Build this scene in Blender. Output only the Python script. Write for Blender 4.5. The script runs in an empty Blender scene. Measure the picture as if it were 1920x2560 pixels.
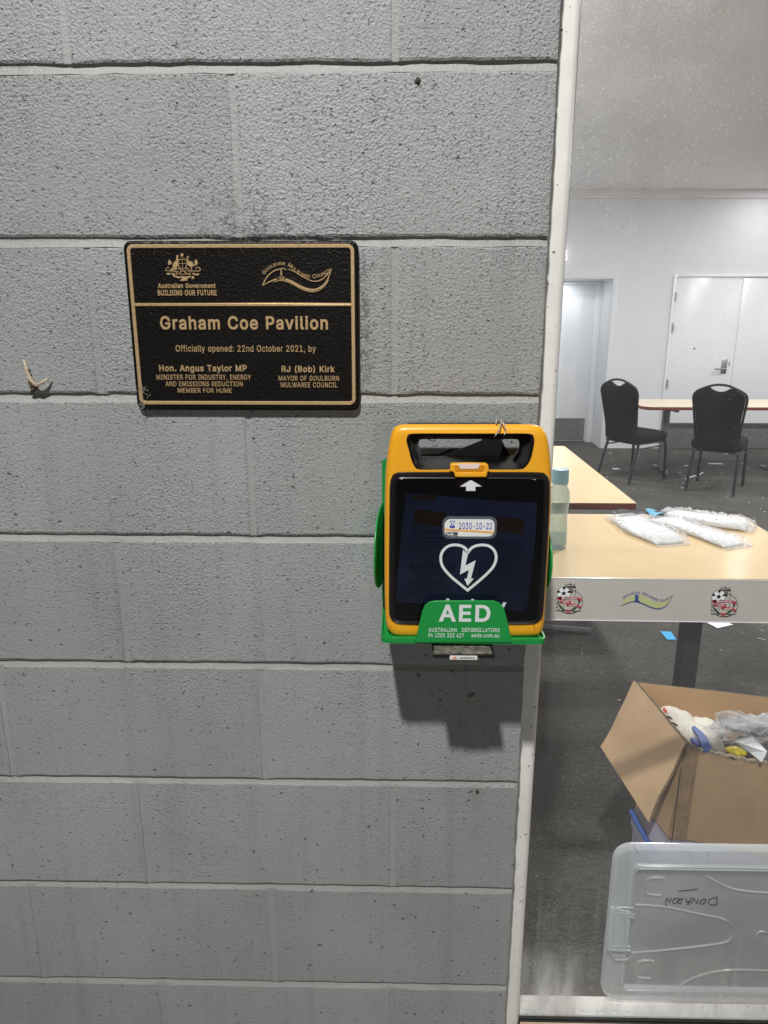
import bpy, bmesh, math, random
from mathutils import Vector, Matrix
from mathutils.geometry import tessellate_polygon
random.seed(7)
S = bpy.context.scene
COL = S.collection
PI = math.pi
R = math.radians

# ------------------------------------------------------------------ camera
CAM = Vector((0.00687, -0.99322, -0.29206)); YAW, PITCH, FOC = -0.02073, 0.26372, 1822.19
FW = Vector((math.sin(YAW)*math.cos(PITCH), math.cos(YAW)*math.cos(PITCH), -math.sin(PITCH)))
RT = Vector((math.cos(YAW), -math.sin(YAW), 0)); UP = RT.cross(FW)
cd = bpy.data.cameras.new('camera'); cam = bpy.data.objects.new('camera', cd); COL.objects.link(cam)
cam.matrix_world = Matrix(((RT.x, UP.x, -FW.x, CAM.x), (RT.y, UP.y, -FW.y, CAM.y), (RT.z, UP.z, -FW.z, CAM.z), (0, 0, 0, 1)))
cd.sensor_fit = 'VERTICAL'; cd.sensor_height = 24; cd.lens = 24*FOC/2560
cd.clip_start = 0.05; cd.clip_end = 200
S.camera = cam

def at(u, v, y):            # a point seen in the photograph, on the plane y
    d = FW + RT*((u-960)/FOC) - UP*((v-1280)/FOC)
    return CAM + d*((y-CAM.y)/d.y)
def az(u, v, z):            # the same on the level z
    d = FW + RT*((u-960)/FOC) - UP*((v-1280)/FOC)
    return CAM + d*((z-CAM.z)/d.z)

# ------------------------------------------------------------------ world and lamps (night; the pavilion's own lamps and an added door fill)
w = bpy.data.worlds.new('World'); S.world = w; w.use_nodes = True
bg = w.node_tree.nodes['Background']; bg.inputs[0].default_value = (0.55, 0.62, 0.75, 1); bg.inputs[1].default_value = 0.05
S.view_settings.view_transform = 'Standard'; S.view_settings.look = 'None'; S.view_settings.gamma = 1
S.view_settings.exposure = 0.0
S.cycles.transparent_max_bounces = 48; S.cycles.max_bounces = 12

def area(name, loc, target, size, power, col=(1, .97, .93), shape='DISK', spread=180):
    l = bpy.data.lights.new(name, 'AREA'); l.shape = shape; l.size = size; l.energy = power; l.color = col; l.spread = R(spread)
    o = bpy.data.objects.new(name, l); COL.objects.link(o); o.location = loc
    o.rotation_euler = (Vector(target)-Vector(loc)).to_track_quat('-Z', 'Y').to_euler(); return o
area('canopy_lamp', (-0.46, -2.3, 2.50), (0, 0, -.45), .15, 166, (1, .985, .95))
area('door_fill', (1.95, 7.97, .085), (1.95, 8.0, -2), .30, 2.0, (.93, .97, 1))  # added fill light to brighten the recessed door, no known fitting there
area('far_lamp', (2.55, -11.6, .66), (0, 0, -.4), .26, 70, (1, .97, .92))
for i, (x, y, p) in enumerate([(4.03, 7.27, 5), (4.1, 5.9, 29), (1.3, 5.6, 44), (-1.6, 6.4, 24), (4.05, 4.6, 40), (1.2, 3.8, 36), (-1.6, 4.0, 24), (4.05, 2.6, 40), (1.25, 2.35, 34), (-1.6, 1.9, 22), (6.7, 6.6, 26), (6.7, 4.4, 28), (6.7, 2.0, 26)]):
    area('downlight', (x, y, 1.035), (x, y, 0), .16, p, (1, .985, .97))

# ------------------------------------------------------------------ materials
def new_mat(name):
    m = bpy.data.materials.new(name); m.use_nodes = True; return m, m.node_tree.nodes, m.node_tree.links
def setin(n, k, v):
    if k in n.inputs: n.inputs[k].default_value = v
def math_n(N, L, op, a, b=None, c=None):
    n = N.new('ShaderNodeMath'); n.operation = op
    for i, x in enumerate((a, b, c)):
        if x is None: continue
        if hasattr(x, 'links'): L.new(x, n.inputs[i])
        else: n.inputs[i].default_value = x
    return n.outputs[0]
def noise_n(N, L, vec, scale, detail=3, rough=.5):
    n = N.new('ShaderNodeTexNoise'); n.inputs['Scale'].default_value = scale; n.inputs['Detail'].default_value = detail
    n.inputs['Roughness'].default_value = rough; L.new(vec, n.inputs['Vector']); return n.outputs['Fac']
def mr_n(N, L, v, a, b, c=0., d=1.):
    n = N.new('ShaderNodeMapRange'); n.inputs[1].default_value = a; n.inputs[2].default_value = b
    n.inputs[3].default_value = c; n.inputs[4].default_value = d; L.new(v, n.inputs[0]); return n.outputs[0]
def map_n(N, L, vec, scale, rot=(0, 0, 0)):
    n = N.new('ShaderNodeMapping'); n.inputs['Scale'].default_value = scale; n.inputs['Rotation'].default_value = rot
    L.new(vec, n.inputs['Vector']); return n.outputs[0]

def mat(name, col, rough=.5, metal=0., bump=None, var=None, spec=.5, coat=0, emit=None, alpha=1., trans=0.):
    """bump = (scale, strength, distance); var = (scale, amount) brightness variation; world-space noise"""
    m, N, L = new_mat(name); p = N['Principled BSDF']
    setin(p, 'Base Color', (*col, 1)); setin(p, 'Roughness', rough); setin(p, 'Metallic', metal)
    setin(p, 'Specular IOR Level', spec); setin(p, 'Coat Weight', coat); setin(p, 'Coat Roughness', .08); setin(p, 'Alpha', alpha)
    setin(p, 'Transmission Weight', trans)
    if emit: setin(p, 'Emission Color', (*emit[0], 1)); setin(p, 'Emission Strength', emit[1])
    g = N.new('ShaderNodeNewGeometry')
    if var:
        n = N.new('ShaderNodeTexNoise'); n.inputs['Scale'].default_value = var[0]; n.inputs['Detail'].default_value = 5; n.inputs['Roughness'].default_value = .65
        L.new(g.outputs['Position'], n.inputs['Vector'])
        mr = N.new('ShaderNodeMapRange'); mr.inputs[1].default_value = .3; mr.inputs[2].default_value = .7
        mr.inputs[3].default_value = 1-var[1]; mr.inputs[4].default_value = 1+var[1]*.5; L.new(n.outputs['Fac'], mr.inputs[0])
        h = N.new('ShaderNodeMix'); h.data_type = 'RGBA'; h.blend_type = 'MULTIPLY'; h.inputs[0].default_value = 1
        h.inputs[6].default_value = (*col, 1); c = N.new('ShaderNodeCombineColor')
        for k in range(3): L.new(mr.outputs[0], c.inputs[k])
        L.new(c.outputs[0], h.inputs[7]); L.new(h.outputs[2], p.inputs['Base Color'])
    if name == 'white_window_frame':
        sp = mr_n(N, L, noise_n(N, L, g.outputs['Position'], 130, 1), .735, .75, 0., .85); dm = N.new('ShaderNodeMix'); dm.data_type = 'RGBA'
        L.new(sp, dm.inputs[0]); L.new(h.outputs[2], dm.inputs[6]); dm.inputs[7].default_value = (.12, .07, .03, 1); L.new(dm.outputs[2], p.inputs['Base Color'])
    if bump:
        n = N.new('ShaderNodeTexNoise'); n.inputs['Scale'].default_value = bump[0]; n.inputs['Detail'].default_value = 4
        L.new(g.outputs['Position'], n.inputs['Vector']); b = N.new('ShaderNodeBump')
        b.inputs['Strength'].default_value = bump[1]; b.inputs['Distance'].default_value = bump[2]
        L.new(n.outputs['Fac'], b.inputs['Height']); L.new(b.outputs[0], p.inputs['Normal'])
    return m

def block_paint(name, col, pits, rel=1.):
    m, N, L = new_mat(name); p = N['Principled BSDF']; g = N.new('ShaderNodeNewGeometry').outputs['Position']
    zone = mr_n(N, L, noise_n(N, L, g, 5.0, 2), .38, .66, .55, 1.2)             # rougher and smoother zones of the painted face
    sx = N.new('ShaderNodeSeparateXYZ'); L.new(g, sx.inputs[0])
    zone = math_n(N, L, 'MULTIPLY', zone, mr_n(N, L, sx.outputs[2], -1.25, -.3, .30, 1.0))   # thicker, smoother paint on the lower courses
    fine = noise_n(N, L, g, 300, 2, .5)
    gm = map_n(N, L, g, (1, 1, 1.25))
    mid = noise_n(N, L, gm, 210, 1, .5)
    pit = mr_n(N, L, mid, .27, .37, 1., 0.)                                        # 1 inside a pit
    pit2 = mr_n(N, L, noise_n(N, L, gm, 95, 2, .55), .27, .33, 1., 0.)             # rarer, larger holes
    hgt = math_n(N, L, 'MULTIPLY', math_n(N, L, 'MULTIPLY', math_n(N, L, 'ADD', fine, math_n(N, L, 'MULTIPLY', noise_n(N, L, g, 120, 2, .5), .5)), .68), zone)
    hgt = math_n(N, L, 'SUBTRACT', hgt, math_n(N, L, 'MULTIPLY', math_n(N, L, 'MULTIPLY', pit, .42*pits), zone))
    hgt = math_n(N, L, 'SUBTRACT', hgt, math_n(N, L, 'MULTIPLY', pit2, .5*pits))
    b = N.new('ShaderNodeBump'); b.inputs['Strength'].default_value = 1; b.inputs['Distance'].default_value = .0034*rel
    L.new(hgt, b.inputs['Height']); L.new(b.outputs[0], p.inputs['Normal'])
    # colour: broad unevenness, dirt caught in the deep holes, vertical streaks of grime
    br = math_n(N, L, 'MULTIPLY', mr_n(N, L, noise_n(N, L, g, 3.2, 5, .6), .3, .7, .88, 1.07), mr_n(N, L, noise_n(N, L, g, 17, 4, .65), .60, .78, 1., .84))
    st = mr_n(N, L, noise_n(N, L, map_n(N, L, g, (38, 1, 1.6)), 1, 4), .52, .8, 1., .86)
    dirt = mr_n(N, L, math_n(N, L, 'MULTIPLY', math_n(N, L, 'ADD', math_n(N, L, 'MULTIPLY', pit, .45), pit2), pits), 0, 1, 1, .45)
    sp = mr_n(N, L, noise_n(N, L, g, 300, 1), .72, .76, 1., .6)
    oi = N.new('ShaderNodeObjectInfo'); f = math_n(N, L, 'MULTIPLY', math_n(N, L, 'MULTIPLY', br, st), math_n(N, L, 'MULTIPLY', dirt, sp))
    f = math_n(N, L, 'MULTIPLY', f, mr_n(N, L, oi.outputs['Random'], 0, 1, .93, 1.03))
    v = N.new('ShaderNodeVectorMath'); v.operation = 'SCALE'; v.inputs[0].default_value = col; L.new(f, v.inputs['Scale'])
    L.new(v.outputs[0], p.inputs['Base Color']); p.inputs['Roughness'].default_value = .52; setin(p, 'Specular IOR Level', .42)
    return m

M = {}
M['block'] = block_paint('grey_block_paint', (.326, .343, .342), 1.)
M['mortar'] = block_paint('painted_mortar', (.350, .358, .340), .12, .6)
M['perp'] = block_paint('painted_joint', (.332, .348, .344), .10, .5)
M['alu'] = mat('white_window_frame', (.86, .85, .81), .28, bump=(60, .1, .0005), var=(14, .09))
M['alu_dirty'] = mat('dirty_sealant', (.50, .47, .38), .7, bump=(200, .8, .002), var=(70, .4))
M['gasket'] = mat('black_rubber', (.018, .018, .015), .6, bump=(90, .5, .001), var=(40, .5))
M['plaque'] = mat('black_pebbled_bronze', (.006, .005, .0045), .36, bump=(330, .9, .0012), spec=.22)
M['brass'] = mat('brushed_brass', (.98, .68, .36), .30, .62, bump=(900, .12, .0003), var=(260, .3))
M['yellow'] = mat('amber_plastic', (.88, .41, .018), .34, bump=(700, .05, .0003))
M['black_plastic'] = mat('black_satin_plastic', (.012, .010, .010), .26)
M['black_gloss'] = mat('dark_tinted_cover', (.0025, .0025, .0035), .05, coat=.0, spec=.35)
M['navy'] = mat('packet_behind_cover', (.0075, .0105, .026), .06, var=(14, .5), spec=.35)
M['navy2'] = mat('print_behind_cover', (.0025, .0038, .012), .06)
M['brown'] = mat('brown_print_behind_cover', (.0075, .0042, .0035), .07)
M['white_print'] = mat('white_print', (.72, .75, .76), .45)
M['green'] = mat('green_powder_coat', (.010, .285, .055), .34, bump=(500, .1, .0003))
M['label_white'] = mat('label_paper', (.80, .80, .78), .4)
M['blue_ink'] = mat('blue_ink', (.05, .07, .42), .5)
M['orange_ink'] = mat('orange_ink', (.85, .42, .10), .5)
M['black_ink'] = mat('black_ink', (.015, .015, .015), .5)
M['latch_clear'] = mat('pale_latch_plastic', (.85, .66, .60), .3)
M['tag'] = mat('grey_plastic_sheet', (.085, .088, .092), .42, bump=(30, .3, .002), var=(30, .2))
M['wire'] = mat('steel_wire', (.72, .66, .58), .25, .6)
M['residue'] = mat('old_adhesive_residue', (.16, .145, .115), .75, bump=(260, 1, .003), var=(120, .75))
M['band'] = mat('grey_vinyl_film', (.52, .50, .465), .5, var=(30, .05))
M['red_ink'] = mat('crimson_ink', (.42, .045, .06), .5)
M['green_ink'] = mat('dark_green_ink', (.05, .09, .06), .5)
M['lime_ink'] = mat('olive_green_ink', (.50, .54, .26), .5)
M['purple_ink'] = mat('violet_ink', (.22, .19, .35), .5)
M['wall_in'] = mat('white_room_paint', (.74, .76, .79), .55, var=(1.5, .03))
M['door'] = mat('white_door_paint', (.84, .86, .89), .25, var=(1.5, .03))
M['ceiling'] = mat('ceiling_paint', (.80, .765, .775), .7)
M['kick'] = mat('brushed_kickplate', (.42, .42, .41), .30, .85, bump=(120, .2, .001), var=(40, .3))
M['steel'] = mat('satin_steel', (.45, .45, .46), .3, 1.)
M['laminate'] = mat('beech_laminate', (.80, .60, .345), .20, bump=(8, .04, .001), var=(6, .05))
M['pale_lam'] = mat('pale_beech_laminate', (.78, .66, .50), .30, var=(5, .04))
M['red_edge'] = mat('red_brown_edging', (.20, .045, .03), .4, var=(60, .2))
M['leg_dark'] = mat('charcoal_table_leg', (.055, .055, .06), .5, var=(50, .4))
M['leg_grey'] = mat('grey_table_leg', (.30, .31, .31), .35, .3, var=(80, .35))
M['chair_cloth'] = mat('black_chair_fabric', (.006, .006, .007), .9, var=(90, .2), spec=.2)
M['chair_tube'] = mat('black_chair_tube', (.014, .014, .015), .35)
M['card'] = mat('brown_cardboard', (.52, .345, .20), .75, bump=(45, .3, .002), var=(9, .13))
M['card_dark'] = mat('shaded_cardboard', (.41, .275, .155), .75, bump=(45, .5, .002), var=(14, .16))  # darker copy of the cardboard, the front panel's shade put into the colour
M['card_in'] = mat('cardboard_inside', (.55, .34, .18), .75, bump=(45, .3, .002), var=(9, .10))
M['card_torn'] = mat('torn_card_fibres', (.40, .32, .23), .9, bump=(300, 1, .002), var=(220, .5))
M['card_edge'] = mat('corrugated_cut_edge', (.22, .17, .105), .9, bump=(180, 1, .003), var=(160, .6))
M['card_tape'] = mat('brown_packing_tape', (.27, .175, .10), .45, var=(30, .35))
M['white_pad'] = mat('cream_padding', (.75, .71, .62), .6, bump=(60, .3, .003), var=(20, .08))
M['red_pl'] = mat('red_trim', (.65, .04, .03), .45)
M['blue_pl'] = mat('blue_strap', (.035, .10, .36), .5)
M['blue_paper'] = mat('blue_paper', (.05, .42, .80), .7)
M['white_paper'] = mat('white_paper', (.8, .82, .84), .8)
M['yellow_pl'] = mat('yellow_plastic', (.65, .55, .02), .4)
M['dark_pl'] = mat('dark_grey_plastic', (.03, .03, .032), .4)
M['glove'] = mat('white_knit_cloth', (.80, .82, .84), .6, bump=(120, .6, .003))
M['film'] = None
M['marker'] = mat('black_marker', (.02, .02, .02), .6)
M['stem'] = mat('dry_beige_stem', (.52, .42, .32), .8, bump=(300, .8, .002), var=(120, .35))
M['cocoon'] = mat('brown_cocoon', (.11, .075, .045), .9, bump=(500, 1, .002), var=(200, .4))
M['web'] = mat('dusty_cobweb', (.075, .07, .06), .9)
M['web_light'] = mat('pale_cobweb', (.42, .41, .38), .9)
M['rust'] = mat('stained_beige_sill', (.66, .50, .36), .45, bump=(40, .4, .002), var=(16, .45))

def clear(name, tint, body, rough, amount, streak=0., bumpd=.002, bscale=40, cloud=None):
    """translucent plastic or film: transparent, mixed with a scattering, glossy body"""
    m, N, L = new_mat(name); p = N['Principled BSDF']; out = N['Material Output']
    p.inputs['Base Color'].default_value = (*body, 1); p.inputs['Roughness'].default_value = rough
    t = N.new('ShaderNodeBsdfTransparent'); t.inputs[0].default_value = (*tint, 1)
    mx = N.new('ShaderNodeMixShader'); g = N.new('ShaderNodeNewGeometry').outputs['Position']
    n = noise_n(N, L, g, bscale, 4); b = N.new('ShaderNodeBump'); b.inputs['Strength'].default_value = .8; b.inputs['Distance'].default_value = bumpd
    L.new(n, b.inputs['Height']); L.new(b.outputs[0], p.inputs['Normal'])
    lw = N.new('ShaderNodeLayerWeight'); lw.inputs[0].default_value = .35; L.new(b.outputs[0], lw.inputs['Normal'])
    f = math_n(N, L, 'ADD', math_n(N, L, 'MULTIPLY', lw.outputs['Facing'], streak), amount)
    if cloud:
        f = math_n(N, L, 'ADD', f, mr_n(N, L, noise_n(N, L, g, cloud[0], 3), .4, .7, -cloud[1], cloud[1]))
    f = math_n(N, L, 'MINIMUM', math_n(N, L, 'MAXIMUM', f, 0.), 1.)
    L.new(f, mx.inputs[0]); L.new(t.outputs[0], mx.inputs[1]); L.new(p.outputs[0], mx.inputs[2]); L.new(mx.outputs[0], out.inputs[0])
    return m
M['film'] = clear('clear_plastic_film', (.98, .98, .98), (.80, .81, .83), .10, .10, .55, .010, 45)
M['tub'] = clear('frosted_clear_tub', (.90, .91, .90), (.62, .65, .63), .22, .30, .30, .0008, 12, (7, .08))
M['tub_rim'] = clear('frosted_tub_rim', (.93, .95, .97), (.76, .80, .84), .16, .50, .45, .0008, 12)
M['tub_line'] = clear('moulded_tub_edge', (.97, .97, .97), (.70, .73, .72), .2, .34, .2, .0005, 12)
M['tub_side'] = clear('tub_side_plastic', (.90, .92, .94), (.45, .50, .53), .25, .28, .25, .0008, 12)
M['tub_purple'] = clear('lilac_clear_tub', (.80, .78, .88), (.42, .40, .50), .3, .62, .25, .001, 15)
M['bottle'] = clear('pale_aqua_bottle', (.86, .95, .95), (.60, .72, .70), .08, .34, .55, .0006, 20)
M['cap'] = mat('sky_blue_cap', (.30, .58, .68), .35)

def glass_mat():
    m, N, L = new_mat('dusty_window_glass'); out = N['Material Output']; p = N['Principled BSDF']
    g = N.new('ShaderNodeNewGeometry').outputs['Position']
    sx = N.new('ShaderNodeSeparateXYZ'); L.new(g, sx.inputs[0]); X, Z = sx.outputs[0], sx.outputs[2]
    t = N.new('ShaderNodeBsdfTransparent'); t.inputs[0].default_value = (.94, .955, .955, 1)
    gl = N.new('ShaderNodeBsdfGlossy'); gl.inputs['Roughness'].default_value = .035; gl.inputs[0].default_value = (1, 1, 1, 1)
    fr = N.new('ShaderNodeFresnel'); fr.inputs[0].default_value = 1.5
    m1 = N.new('ShaderNodeMixShader'); L.new(fr.outputs[0], m1.inputs[0]); L.new(t.outputs[0], m1.inputs[1]); L.new(gl.outputs[0], m1.inputs[2])
    # dust: separate specks, dense by the jamb up high and in the lower corner, thin film with painted haze up high, run marks at the foot
    def specks(scale, th, r):
        v = N.new('ShaderNodeTexVoronoi'); v.inputs['Scale'].default_value = scale; v.voronoi_dimensions = '3D'
        nv = N.new('ShaderNodeVectorMath'); nv.operation = 'ADD'; L.new(g, nv.inputs[0])
        nz = N.new('ShaderNodeTexNoise'); nz.inputs['Scale'].default_value = scale*.35; L.new(g, nz.inputs['Vector'])
        sc = N.new('ShaderNodeVectorMath'); sc.operation = 'SCALE'; sc.inputs['Scale'].default_value = .14/scale; L.new(nz.outputs['Color'], sc.inputs[0])
        L.new(sc.outputs[0], nv.inputs[1]); L.new(nv.outputs[0], v.inputs['Vector'])
        c = N.new('ShaderNodeSeparateColor'); L.new(v.outputs['Color'], c.inputs[0])
        on = math_n(N, L, 'GREATER_THAN', math_n(N, L, 'ADD', c.outputs[0], dens), th)
        dot = mr_n(N, L, v.outputs['Distance'], r*.5, r, 1., 0.)
        return math_n(N, L, 'MULTIPLY', on, dot)
    nearx = mr_n(N, L, X, .24, .50, 1., 0.)
    hiz = mr_n(N, L, Z, -.35, .0, 0., 1.)
    loz = mr_n(N, L, Z, -1.1, -1.45, 0., 1.)
    patch = mr_n(N, L, noise_n(N, L, g, 9, 3), .35, .7, -.08, .035)
    dens = math_n(N, L, 'ADD', patch, math_n(N, L, 'MULTIPLY', nearx, math_n(N, L, 'ADD', math_n(N, L, 'MULTIPLY', hiz, .30), math_n(N, L, 'MULTIPLY', loz, .34))))
    a = specks(560, .965, .34); bigs = specks(120, .992, .11); mids = specks(300, .985, .20)
    sc_ = mr_n(N, L, noise_n(N, L, map_n(N, L, g, (420, 1, 9), (0, R(14), 0)), 1, 2), .76, .80, 0., .14)      # scratches
    film = math_n(N, L, 'ADD', math_n(N, L, 'ADD', .045, math_n(N, L, 'MULTIPLY', hiz, .13)), math_n(N, L, 'MULTIPLY', nearx, math_n(N, L, 'MULTIPLY', hiz, .20)))  # painted haze up high pales the ceiling behind; more dust by the jamb
    film = math_n(N, L, 'MULTIPLY', film, mr_n(N, L, noise_n(N, L, g, 14, 4, .6), .32, .72, .78, 1.25))
    foot = math_n(N, L, 'MULTIPLY', math_n(N, L, 'MULTIPLY', mr_n(N, L, X, .30, .36, 1., .30), mr_n(N, L, Z, -1.36, -1.485, 0., 1.1)), mr_n(N, L, noise_n(N, L, map_n(N, L, g, (30, 1, 7)), 1, 4), .36, .68, .25, 1.))
    runs = math_n(N, L, 'MULTIPLY', mr_n(N, L, Z, -1.1, -1.45, 0., .12), mr_n(N, L, noise_n(N, L, map_n(N, L, g, (60, 1, 2.5)), 1, 4), .56, .75, 0., 1.))
    d = math_n(N, L, 'ADD', math_n(N, L, 'ADD', math_n(N, L, 'ADD', math_n(N, L, 'MULTIPLY', a, .55), math_n(N, L, 'MULTIPLY', mids, .6)), math_n(N, L, 'MULTIPLY', bigs, .9)), math_n(N, L, 'ADD', film, math_n(N, L, 'ADD', foot, math_n(N, L, 'ADD', runs, sc_))))
    d = math_n(N, L, 'MINIMUM', d, .95)
    df = N.new('ShaderNodeBsdfDiffuse'); df.inputs[0].default_value = (.72, .73, .74, 1)
    m2 = N.new('ShaderNodeMixShader'); L.new(d, m2.inputs[0]); L.new(m1.outputs[0], m2.inputs[1]); L.new(df.outputs[0], m2.inputs[2])
    gb = N.new('ShaderNodeNewGeometry'); m3 = N.new('ShaderNodeMixShader'); t2 = N.new('ShaderNodeBsdfTransparent')
    L.new(gb.outputs['Backfacing'], m3.inputs[0]); L.new(m2.outputs[0], m3.inputs[1]); L.new(t2.outputs[0], m3.inputs[2])
    L.new(m3.outputs[0], out.inputs[0]); return m
M['glass'] = glass_mat()

def carpet_mat():
    m, N, L = new_mat('dark_grey_carpet'); p = N['Principled BSDF']; g = N.new('ShaderNodeNewGeometry').outputs['Position']
    a = mr_n(N, L, noise_n(N, L, g, 260, 2), .3, .7, .55, 1.45)
    s = mr_n(N, L, noise_n(N, L, map_n(N, L, g, (26, 90, 1), (0, 0, R(-28))), 1, 4, .7), .35, .75, .80, 1.45)
    b = mr_n(N, L, noise_n(N, L, g, 1.6, 4, .6), .3, .7, .75, 1.25)
    f = math_n(N, L, 'MULTIPLY', a, math_n(N, L, 'MULTIPLY', s, b))
    v = N.new('ShaderNodeVectorMath'); v.operation = 'SCALE'; v.inputs[0].default_value = (.078, .0745, .069); L.new(f, v.inputs['Scale'])
    L.new(v.outputs[0], p.inputs['Base Color']); p.inputs['Roughness'].default_value = .95; setin(p, 'Specular IOR Level', .15)
    return m
M['carpet'] = carpet_mat()
M['concrete'] = mat('concrete_paving', (.30, .29, .27), .85, bump=(60, .5, .003), var=(3, .2))

# ------------------------------------------------------------------ mesh helpers
def tag(o, label=None, cat=None, group=None, kind=None):
    if label: o['label'] = label
    if cat: o['category'] = cat
    if group: o['group'] = group
    if kind: o['kind'] = kind
    return o
def thing(name, label, cat, loc=(0, 0, 0), group=None):
    o = bpy.data.objects.new(name, None); COL.objects.link(o); o.location = loc; o.empty_display_size = .05
    return tag(o, label, cat, group)
def link(name, me, m, parent=None, smooth=False):
    if m is not None and not me.materials: me.materials.append(M[m] if isinstance(m, str) else m)
    o = bpy.data.objects.new(name, me); COL.objects.link(o)
    if parent is not None:
        o.parent = parent
        o.matrix_parent_inverse = Matrix.Translation(-world_loc(parent))
    if smooth:
        for f in me.polygons: f.use_smooth = True
    return o
def world_loc(o):
    v = Vector((0, 0, 0)); v += o.location
    return v
def from_py(name, V, F, m, parent=None, smooth=False):
    me = bpy.data.meshes.new(name); me.from_pydata([tuple(v) for v in V], [], F); me.update()
    bm = bmesh.new(); bm.from_mesh(me); bmesh.ops.recalc_face_normals(bm, faces=bm.faces); bm.to_mesh(me); bm.free()
    return link(name, me, m, parent, smooth)
class MB:
    def __init__(s): s.V = []; s.F = []
    def add(s, V, F):
        o = len(s.V); s.V += [Vector(v) for v in V]; s.F += [[i+o for i in f] for f in F]; return s
    def box(s, x0, x1, y0, y1, z0, z1):
        V = [(x, y, z) for x in (x0, x1) for y in (y0, y1) for z in (z0, z1)]
        return s.add(V, [(0, 1, 3, 2), (4, 6, 7, 5), (0, 4, 5, 1), (2, 3, 7, 6), (0, 2, 6, 4), (1, 5, 7, 3)])
    def loft(s, loops, cap0=True, cap1=True, closed=True):
        n = len(loops[0]); V = [p for l in loops for p in l]; F = []
        for i in range(len(loops)-1):
            for j in range(n if closed else n-1):
                k = (j+1) % n; F.append((i*n+j, i*n+k, (i+1)*n+k, (i+1)*n+j))
        if cap0: F.append(tuple(range(n)))
        if cap1: F.append(tuple(range((len(loops)-1)*n, len(loops)*n)))
        return s.add(V, F)
    def tube(s, P, r, n=8, cap=True):
        P = [Vector(p) for p in P]; loops = []; up = Vector((0, 0, 1)); prev = None
        for i, p in enumerate(P):
            d = (P[min(i+1, len(P)-1)]-P[max(i-1, 0)]).normalized()
            if prev is None:
                a = d.cross(up if abs(d.z) < .9 else Vector((1, 0, 0))).normalized()
            else:
                a = (prev-d*prev.dot(d)).normalized()
            prev = a; b = d.cross(a); rr = r[i] if isinstance(r, (list, tuple)) else r
            loops.append([p+a*rr*math.cos(2*PI*k/n)+b*rr*math.sin(2*PI*k/n) for k in range(n)])
        return s.loft(loops, cap, cap)
    def build(s, name, m, parent=None, smooth=False, bevel=0, seg=2, angle=None):
        o = from_py(name, s.V, s.F, m, parent, False)
        me = o.data
        if bevel:
            bm = bmesh.new(); bm.from_mesh(me)
            ed = [e for e in bm.edges if len(e.link_faces) == 2 and e.calc_face_angle(0) > .5]
            bmesh.ops.bevel(bm, geom=ed, offset=bevel, segments=seg, profile=.5, affect='EDGES', clamp_overlap=True)
            bm.to_mesh(me); bm.free()
        if smooth:
            for f in me.polygons: f.use_smooth = True
            if angle is None: angle = 40
            me.set_sharp_from_angle(angle=R(angle))
        return o
def box(name, x0, x1, y0, y1, z0, z1, m, parent=None, bevel=0):
    return MB().box(x0, x1, y0, y1, z0, z1).build(name, m, parent, bevel=bevel, smooth=bevel > 0)
def area2(P): return sum(P[i][0]*P[(i+1) % len(P)][1]-P[(i+1) % len(P)][0]*P[i][1] for i in range(len(P)))/2
def inset(P, d):
    P = [Vector(p) for p in P]; n = len(P); out = []; sg = 1 if area2(P) > 0 else -1
    for i in range(n):
        a = (P[i]-P[i-1]); b = (P[(i+1) % n]-P[i])
        if a.length < 1e-9: a = b
        if b.length < 1e-9: b = a
        na = Vector((-a.y, a.x)).normalized()*sg; nb = Vector((-b.y, b.x)).normalized()*sg
        m_ = (na+nb); k = m_.length
        m_ = m_.normalized() if k > 1e-6 else na
        out.append(P[i]+m_*d/max(.4, m_.dot(na)))
    return out
def xz(P, y): return [Vector((p[0], y, p[1])) for p in P]
def rrect(x0, x1, z0, z1, r, n=6):
    P = []
    for cx, cz, a in ((x1-r, z1-r, 0), (x0+r, z1-r, 90), (x0+r, z0+r, 180), (x1-r, z0+r, 270)):
        for k in range(n+1):
            t = R(a+90*k/n); P.append(Vector((cx+r*math.cos(t), cz+r*math.sin(t))))
    return P
def smooth_closed(P, n):
    """Catmull-Rom closed curve resampled to n points by length"""
    P = [Vector(p) for p in P]; m_ = len(P); pts = []
    for i in range(m_):
        a, b, c, d = P[i-1], P[i], P[(i+1) % m_], P[(i+2) % m_]
        for k in range(12):
            t = k/12; pts.append(.5*((2*b)+(c-a)*t+(2*a-5*b+4*c-d)*t*t+(3*b-a-3*c+d)*t**3))
    return resample(pts+[pts[0]], n+1)[:-1]
def spline(P, k=10):
    P = [Vector(p) for p in P]; Q = [2*P[0]-P[1]]+P+[2*P[-1]-P[-2]]; pts = []
    for i in range(1, len(Q)-2):
        a, b, c, d = Q[i-1], Q[i], Q[i+1], Q[i+2]
        for j in range(k):
            t = j/k; pts.append(.5*((2*b)+(c-a)*t+(2*a-5*b+4*c-d)*t*t+(3*b-a-3*c+d)*t**3))
    return pts+[P[-1]]
def resample(P, n):
    L_ = [0]
    for i in range(1, len(P)): L_.append(L_[-1]+(P[i]-P[i-1]).length)
    out = []; j = 0
    for k in range(n):
        s = L_[-1]*k/(n-1)
        while j < len(P)-2 and L_[j+1] < s: j += 1
        d = L_[j+1]-L_[j]; t = 0 if d < 1e-12 else (s-L_[j])/d
        out.append(P[j].lerp(P[j+1], min(1, t)))
    return out
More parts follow.
